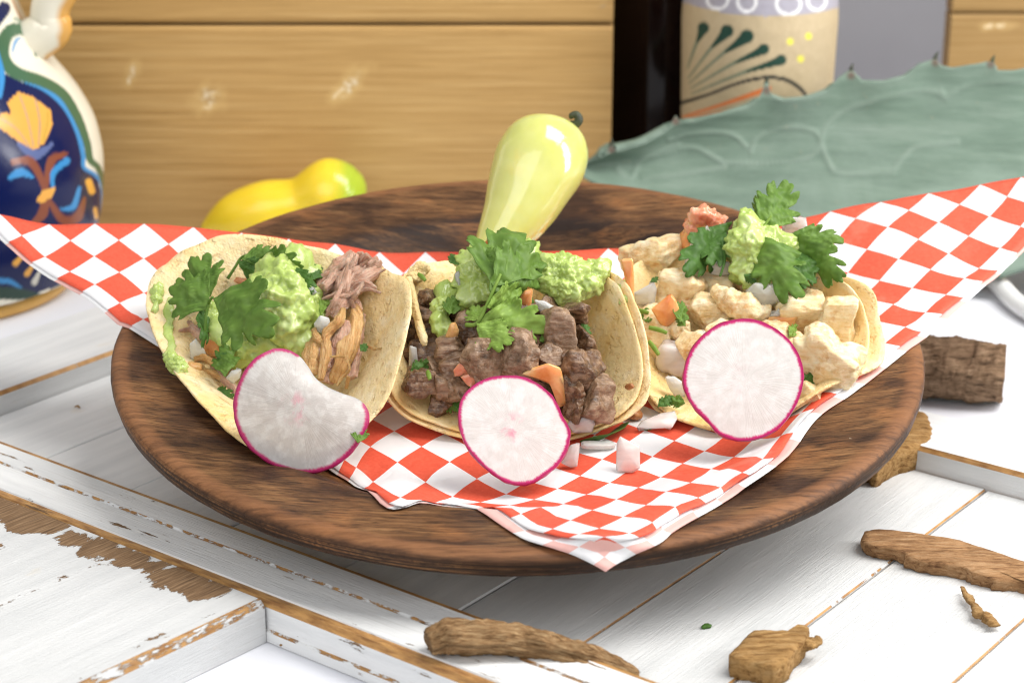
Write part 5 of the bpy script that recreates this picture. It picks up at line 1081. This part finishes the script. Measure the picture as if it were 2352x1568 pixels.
# ------------------------------------------------------------------ radish slices
RQ, RF, RPol = disc_grid(22, 128)
def radish(name, outl, mat, label, lean, top_back=None, th=.16, dome=0.0, bottom_h=None, cut=None):
    O = catmull(np.array(outl+outl[:1], float), 129)[:-1]
    i0 = np.argmax(O[:, 1]); O = np.roll(O, -i0, 0)
    if O[32, 0] < O[0, 0]: O = np.r_[O[:1], O[1:][::-1]]
    b = O[0]; pb = toP(on_paper(*b)) if bottom_h is None else toP(onH(*b, bottom_h))
    sc = 62.0
    def place(p):
        y = pb[1]+lean*(b[1]-p[1])/sc
        if top_back is not None: y += top_back(p)
        return onP(p[0], p[1], y)
    c = O.mean(0); pts = np.array([c if r == 0 else c+(O[int(round(a/(2*math.pi)*128)) % 128]-c)*r for r, a in RPol])
    v = np.array([place(p) for p in pts]); toc = nrm(CAM-v[0])
    v += toc*(dome*(1-RPol[:, 0]**2)+.012*fbm(v, 2, 3))[:, None]
    f = RF
    if vnormals(v, f)[0]@toc < 0: f = [q[::-1] for q in f]
    w, ff, src = solid(v, f, th)
    rs = empty(name, v[1+21*128], label, 'radish')
    n = len(v); flesh = [q for q in ff if not (min(q) < n <= max(q))]; wall = [q for q in ff if (min(q) < n <= max(q))]
    ck = np.array([1.0 if cut is None or not cut(p) else .0 for p in O]); ck = (ck+np.roll(ck, 1)+np.roll(ck, -1))/3
    ca = np.array([ck[int(round(a/(2*math.pi)*128)) % 128] for a in RPol[:, 1]])
    mk('flesh', w, flesh, MT[mat], rs, vattr={'rr': (RPol[:, 0]*(.9+.1*ca))[src], 'ang': np.abs(((RPol[src, 1]/math.pi)+1) % 2-1)*2+.5*np.sin(RPol[src, 1])})
    # skin: a thin bead round the edge
    ring = v[1+21*128:1+22*128]; ring2 = w[n+1+21*128:n+1+22*128]; mid = (ring+ring2)/2; out = mid-v[0]; out -= (out@toc)[:, None]*toc; out /= np.linalg.norm(out, axis=1)[:, None]
    prof = [(-.025, .0), (.02, .25), (.045, .5), (.02, .75), (-.025, 1.0)]; vv = []; m = len(prof)
    for j in range(128):
        k_ = .55+.55*(.5+.5*math.cos(2*math.pi*j/128))+.25*math.sin(j*.9)*math.sin(j*.37); [vv.append(ring[j]*(1-t)+ring2[j]*t+out[j]*d_*k_+toc*(.012 if t == 0 else 0)) for d_, t in prof]
    sf = [[j*m+k, ((j+1) % 128)*m+k, ((j+1) % 128)*m+k+1, j*m+k+1] for j in range(128) for k in range(m-1)]
    sf = [q for q in sf if ck[(q[0]//m) % 128] > .5]
    mk('skin', np.array(vv), sf, MT['skin'], rs)
    if cut is not None: mk('cut_edge', w, [q for q in wall if ck[(q[0]-1) % 128] <= .5], MT[mat], rs, vattr={'rr': 0*RPol[src, 0]+.8, 'ang': RPol[src, 1]})
    return rs
OL = [(628, 800), (592, 818), (562, 852), (543, 896), (537, 940), (546, 982), (570, 1024), (606, 1054), (650, 1076), (700, 1085), (750, 1077), (796, 1048), (830, 1006), (846, 965), (842, 935), (820, 915), (786, 903), (752, 888), (725, 868), (708, 842), (685, 815), (655, 801)]
radish('radish_slice', OL, 'radish_glass', 'glassy bent radish slice leaning on the pork taco', .42, lambda p: .9*max(0, ((p[0]-560)*.45-(p[1]-1000)*.75-95)/100)**2*.6, .13, .12, -.55, lambda p: 690 < p[0] < 838 and p[1] < 925)
OM = [r2(*p) for p in [(770, 932), (860, 945), (950, 995), (1020, 1070), (1062, 1160), (1100, 1240), (1085, 1330), (1040, 1410), (970, 1470), (900, 1515), (830, 1528), (750, 1512), (670, 1462), (590, 1390), (530, 1310), (498, 1220), (492, 1120), (520, 1040), (590, 975), (680, 940)]]
radish('radish_slice', OM, 'radish_core', 'white radish slice with a faint pink heart before the beef taco', .5, None, .3, .03, -.95)
OR = [r3(*p) for p in [(815, 801), (900, 812), (985, 850), (1060, 910), (1115, 985), (1143, 1070), (1145, 1150), (1120, 1240), (1075, 1325), (1010, 1400), (930, 1445), (840, 1467), (755, 1460), (680, 1425), (620, 1360), (560, 1300), (515, 1230), (490, 1150), (500, 1060), (535, 970), (600, 890), (700, 825)]]
radish('radish_slice', OR, 'radish', 'big round pure white radish slice before the chicken taco', .42, None, .3, .03, -.55)

# ------------------------------------------------------------------ cilantro
def sprig(label, loc): return empty('cilantro_sprig', loc, label, 'cilantro')
s = sprig('cilantro sprig with a broad dark leaf on the pork taco', onH(*r1(520, 430), 1.3))
b = onH(*r1(528, 425), 2.3)
leaf_at(b, onH(*r1(835, 575), 2.5), 'leaf', 11, s, .84, .4, cup=.14, droop=.15)
leaf_at(onH(*r1(500, 480), 1.6), onH(*r1(300, 340), 2.0), 'leaf', 12, s, 1.15, .3, cup=.1)
leaf_at(onH(*r1(510, 420), 1.7), onH(*r1(395, 195), 2.4), 'leaf', 13, s, .95, .42, roll=.3, cup=.3)
stem_at([onH(*r1(480, 640), .9), onH(*r1(490, 540), 1.4), onH(*r1(505, 460), 1.65), b], [.06, .055, .05, .05], 'leaf', s)
leaf_at(onH(*r1(480, 460), 1.5), onH(*r1(480, 690), .8), 'leaf_dark', 19, s, .35, .3, roll=.6)
s = sprig('cilantro sprig draped over the back of the tall guacamole', onH(*r1(620, 310), 1.8))
stem_at([onH(*r1(618, 315), 1.7), onH(*r1(660, 250), 2.0), onH(*r1(700, 190), 2.3), onH(*r1(760, 170), 2.5)], [.06, .05, .05, .04], 'leaf', s)
leaf_at(onH(*r1(680, 215), 2.3), onH(*r1(830, 290), 2.0), 'leaf_dark', 14, s, .9, .35, roll=-.3)
leaf_at(onH(*r1(700, 200), 2.4), onH(*r1(885, 150), 2.7), 'leaf', 15, s, .75, .3, roll=.5)
leaf_at(onH(*r1(800, 200), 2.6), onH(*r1(1010, 250), 2.75), 'leaf', 16, s, .8, .35, roll=-.35, droop=.3)
leaf_at(onH(*r1(980, 240), 2.75), onH(*r1(1110, 385), 2.3), 'leaf_dark', 17, s, .55, .3, roll=-.3)
leaf_at(onH(*r1(1110, 320), 2.2), onH(*r1(1140, 230), 2.4), 'leaf_dark', 18, s, .9, .3)
s = sprig('upright bright cilantro sprig standing on the beef', onH(*r2(540, 655), 1.7))
stem_at([onH(*r2(532, 657), 1.95), onH(*r2(590, 650), 2.1), onH(*r2(640, 560), 2.6), onH(*r2(690, 450), 3.1), onH(*r2(720, 380), 3.4)], [.075, .07, .06, .06, .05], 'leaf_light', s)
leaf_at(onH(*r2(690, 440), 3.1), onH(*r2(800, 125), 3.9), 'leaf', 21, s, .92, .38, cup=.12)
leaf_at(onH(*r2(680, 470), 3.0), onH(*r2(950, 310), 3.2), 'leaf', 22, s, 1.0, .35, roll=-.25, cup=.15)
leaf_at(onH(*r2(700, 330), 3.4), onH(*r2(615, 255), 3.6), 'leaf', 28, s, 1.0, .2)
leaf_at(onH(*r2(650, 560), 2.7), onH(*r2(840, 480), 2.7), 'leaf_light', 23, s, .75, .3, roll=-.5)
leaf_at(onH(*r2(585, 640), 2.2), onH(*r2(950, 650), 2.25), 'leaf_light', 24, s, .78, .28, roll=.1, droop=.25)
leaf_at(onH(*r2(590, 650), 2.2), onH(*r2(760, 750), 2.0), 'leaf_light', 25, s, .9, .25, roll=.15)
leaf_at(onH(*r2(600, 630), 2.25), onH(*r2(560, 555), 2.3), 'leaf_light', 26, s, .8, .2)
s = sprig('three-armed cilantro sprig crowning the chicken taco', onH(*r3(770, 305), 3.0))
stem_at([onH(*r3(772, 305), 3.2), onH(*r3(850, 330), 3.25), onH(*r3(960, 340), 3.2), onH(*r3(1085, 346), 3.0)], [.07, .07, .065, .05], 'leaf_light', s)
stem_at([onH(*r3(895, 335), 3.25), onH(*r3(935, 290), 3.45), onH(*r3(970, 240), 3.7)], [.05, .05, .04], 'leaf_light', s)
leaf_at(onH(*r3(925, 320), 3.3), onH(*r3(1065, 70), 4.3), 'leaf', 31, s, .78, .38, roll=-.1, cup=.12)
leaf_at(onH(*r3(935, 290), 3.4), onH(*r3(875, 140), 3.9), 'leaf', 32, s, .5, .3, roll=.4)
leaf_at(onH(*r3(888, 345), 3.25), onH(*r3(1100, 655), 2.3), 'leaf', 33, s, .62, .4, roll=.1, cup=.16)
leaf_at(onH(*r3(1060, 346), 3.1), onH(*r3(1350, 370), 2.9), 'leaf', 34, s, .55, .42, roll=.2, cup=.14)
leaf_at(onH(*r3(1090, 346), 3.05), onH(*r3(1330, 575), 2.4), 'leaf', 35, s, .62, .4, roll=-.1, cup=.14)
leaf_at(onH(*r3(1110, 400), 2.8), onH(*r3(1150, 605), 2.2), 'leaf_dark', 36, s, .72, .25, roll=.2)
s = sprig('drooping dark cilantro leaves beside the chicken taco\'s guacamole', onH(*r3(740, 280), 3.0))
leaf_at(onH(*r3(745, 280), 3.15), onH(*r3(535, 525), 2.5), 'leaf_dark', 37, s, .55, .3, roll=.3, cup=.3)
leaf_at(onH(*r3(720, 330), 3.0), onH(*r3(640, 480), 2.6), 'leaf_dark', 38, s, .8, .3, roll=-.2, cup=.25)
stem_at([onH(*r3(700, 380), 2.9), onH(*r3(715, 480), 2.5), onH(*r3(690, 570), 2.1)], [.06, .05, .04], 'leaf_dark', s)
bits = {r1: [((545, 760, .6), (620, 800, .5), 'leaf_dark'), ((600, 880, .3), (600, 705, .8), 'leaf'), ((515, 985, -.35), (645, 1010, -.45), 'leaf_dark'), ((1130, 480, 1.7), (1250, 455, 1.8), 'leaf_light'), ((1170, 530, 1.6), (1150, 440, 1.9), 'leaf_light'), ((670, 700, .8), (710, 640, 1.0), 'leaf_dark'), ((1400, 740, 1.0), (1440, 700, 1.1), 'leaf_dark'), ((630, 830, .3), (660, 790, .4), 'leaf_dark')],
        r2: [((490, 330, 2.7), (455, 265, 2.9), 'leaf_dark'), ((600, 250, 3.0), (590, 185, 3.2), 'leaf'), ((1000, 660, 1.9), (1000, 575, 2.1), 'leaf'), ((935, 745, 1.6), (1075, 680, 1.7), 'leaf'), ((960, 760, 1.5), (1050, 790, 1.4), 'leaf_dark'), ((1180, 720, 1.4), (1195, 640, 1.6), 'leaf_dark'), ((440, 600, 1.9), (470, 500, 2.2), 'leaf'), ((225, 930, .5), (320, 860, .8), 'leaf_dark'), ((380, 1080, -.5), (500, 1100, -.6), 'leaf'), ((490, 1140, -.6), (520, 1055, -.3), 'leaf_dark'), ((560, 1020, .2), (575, 985, .3), 'leaf')],
        r3: [((310, 600, 1.9), (350, 575, 2.0), 'leaf_dark'), ((470, 820, 1.2), (500, 715, 1.5), 'leaf'), ((500, 840, 1.0), (455, 800, 1.1), 'leaf'), ((300, 820, .9), (290, 745, 1.1), 'leaf'), ((820, 560, 2.3), (880, 600, 2.1), 'leaf_dark'), ((1140, 1180, -.1), (1215, 1110, .1), 'leaf_dark'), ((350, 1280, -.8), (420, 1225, -.6), 'leaf_dark'), ((500, 1265, -.7), (410, 1240, -.7), 'leaf'), ((1070, 900, .9), (1110, 840, 1.1), 'leaf_light')]}
AP1 = [(500, 820, 'below the pork taco\'s broad dark leaf'), (520, 910, 'on the bare part of the wide open tortilla'), (740, 700, 'between the tall guacamole and the pork'), (830, 800, 'on the folded side of the pork taco'), (530, 840, 'above the glassy radish slice\'s rim')]
where = {r1: 'pork', r2: 'beef', r3: 'chicken'}; sd = 50
for conv, L in bits.items():
    for p, q, m in L:
        sd += 1; leaf_at(onH(*conv(*p[:2]), p[2]), onH(*conv(*q[:2]), q[2]), m, 50+sd % 6, None, .8, .3, roll=RND.uniform(-.5, .5), cup=.3, wav=.12, name='cilantro_bit', label='%s cilantro bit %s' % ({'leaf_dark': 'dark', 'leaf': 'green', 'leaf_light': 'bright'}[m], where_label(*conv(*p[:2]), {r1: AP1, r2: AB, r3: AC}[conv])), cat='cilantro', group='chopped cilantro on the %s taco' % where[conv])
for i, (conv, p, q) in enumerate([(r3, (300, 925, .6), (355, 1000, .3)), (r3, (300, 850, .9), (400, 880, .75)), (r3, (225, 760, 1.1), (300, 770, 1.1)), (r2, (270, 380, 2.6), (310, 415, 2.5)), (r2, (590, 770, 1.75), (605, 735, 1.8)), (r2, (320, 910, .75), (335, 955, .65))]):
    a_, b_ = onH(*conv(*p[:2]), p[2]), onH(*conv(*q[:2]), q[2]); v, f = sweep([a_, (a_+b_)/2+PZ*.03, b_], [.07, .09, .06], 12, 10, .6, (0, 1, 0)); mk('herb_sliver', v, f, MT['leaf_light'], label='short cut sliver of green herb stalk among the fillings', cat='cilantro', group='cut herb slivers')
# leaf strip lying on the paper, leaf flecks on radish and paper
v, f = sweep([on_paper(*r7(1098, 185), .06), on_paper(*r7(1200, 165), .22), on_paper(*r7(1290, 130), .2), on_paper(*r7(1358, 75), .1)], [.1, .26, .26, .14], 40, 10, .12, (0, .7, .7), .3, .2, 2, .0, 3, 2)
mk('cilantro_strip', v, f, MT['leaf_dark'], label='rolled dark cilantro strip on the paper under the tortilla lip', cat='cilantro', vattr={'vein': np.zeros(len(v))})
leaf_at(onH(*r1(1385, 1280), .35), onH(*r1(1405, 1175), .65), 'leaf', 53, None, .9, .3, name='cilantro_bit', label='cilantro fleck stuck on the glassy radish slice\'s rim', cat='cilantro')
leaf_at(on_paper(*r7(1440, 98), .05), on_paper(*r7(1505, 96), .12), 'leaf', 54, None, .8, .3, name='cilantro_bit', label='tiny cilantro fleck beside the long pinkish onion piece', cat='cilantro')
c = onZ(*r8(127, 1329), BZ+.05); v, f = chunk(c, (.16, .1, .06), (0, 0, .3), 3, 3, .4, 1, .1, 3, 2); mk('cilantro_fleck', v, f, MT['leaf_dark'], label='tiny dark green fleck on the white boards', cat='cilantro')

# ------------------------------------------------------------------ pickled chile
cp = [(x, y, 5.0+(605-y)*.0135) for x, y in ((1122, 605), (1150, 548), (1186, 490), (1216, 430), (1240, 375), (1253, 325), (1260, 292), (1263, 272))]
C3 = [onP(x, y, y_) for x, y, y_ in cp]; px1 = FPX/((C3[4]-CAM)@FWD)
wid = np.array([44, 58, 77, 94, 104, 95, 68, 16])/px1
v, f = sweep(C3, catmull(wid[:, None], 40)[:, 0], 150, 110, .92, (0, 1, -.6), 0, 0, .9, 0, 4, 2)
C = np.repeat(catmull(C3, 150), 110, 0); d_ = v-C
v += d_*(.07*fbm(v, .36, 2, .45, 4)+.05*fbm(v*np.array([1, 1, .4]), 1.3, 2, .5, 8)*np.clip((onP(1186, 500, 6.4)[2]-v[:, 2])/1.5, 0, 1))[:, None]
v += nrm([1, -.2, .2])*0
ch_ = empty('pickled_chile', C3[0], 'glossy pale yellow pickled chile leaning up behind the beef taco', 'chile')
mk('body', v, f, MT['chile'], ch_)
sy = 9.0
v, f = sweep([onP(1285, 302, sy), onP(1303, 290, sy-.1), onP(1320, 287, sy-.2), onP(1330, 276, sy-.2), onP(1324, 264, sy-.1), onP(1313, 266, sy-.1), onP(1314, 272, sy-.1)], [.26, .2, .17, .16, .15, .12, .08], 44, 14, 1, (0, 1, 0)); mk('stem', v, f, MT['stem'], ch_)
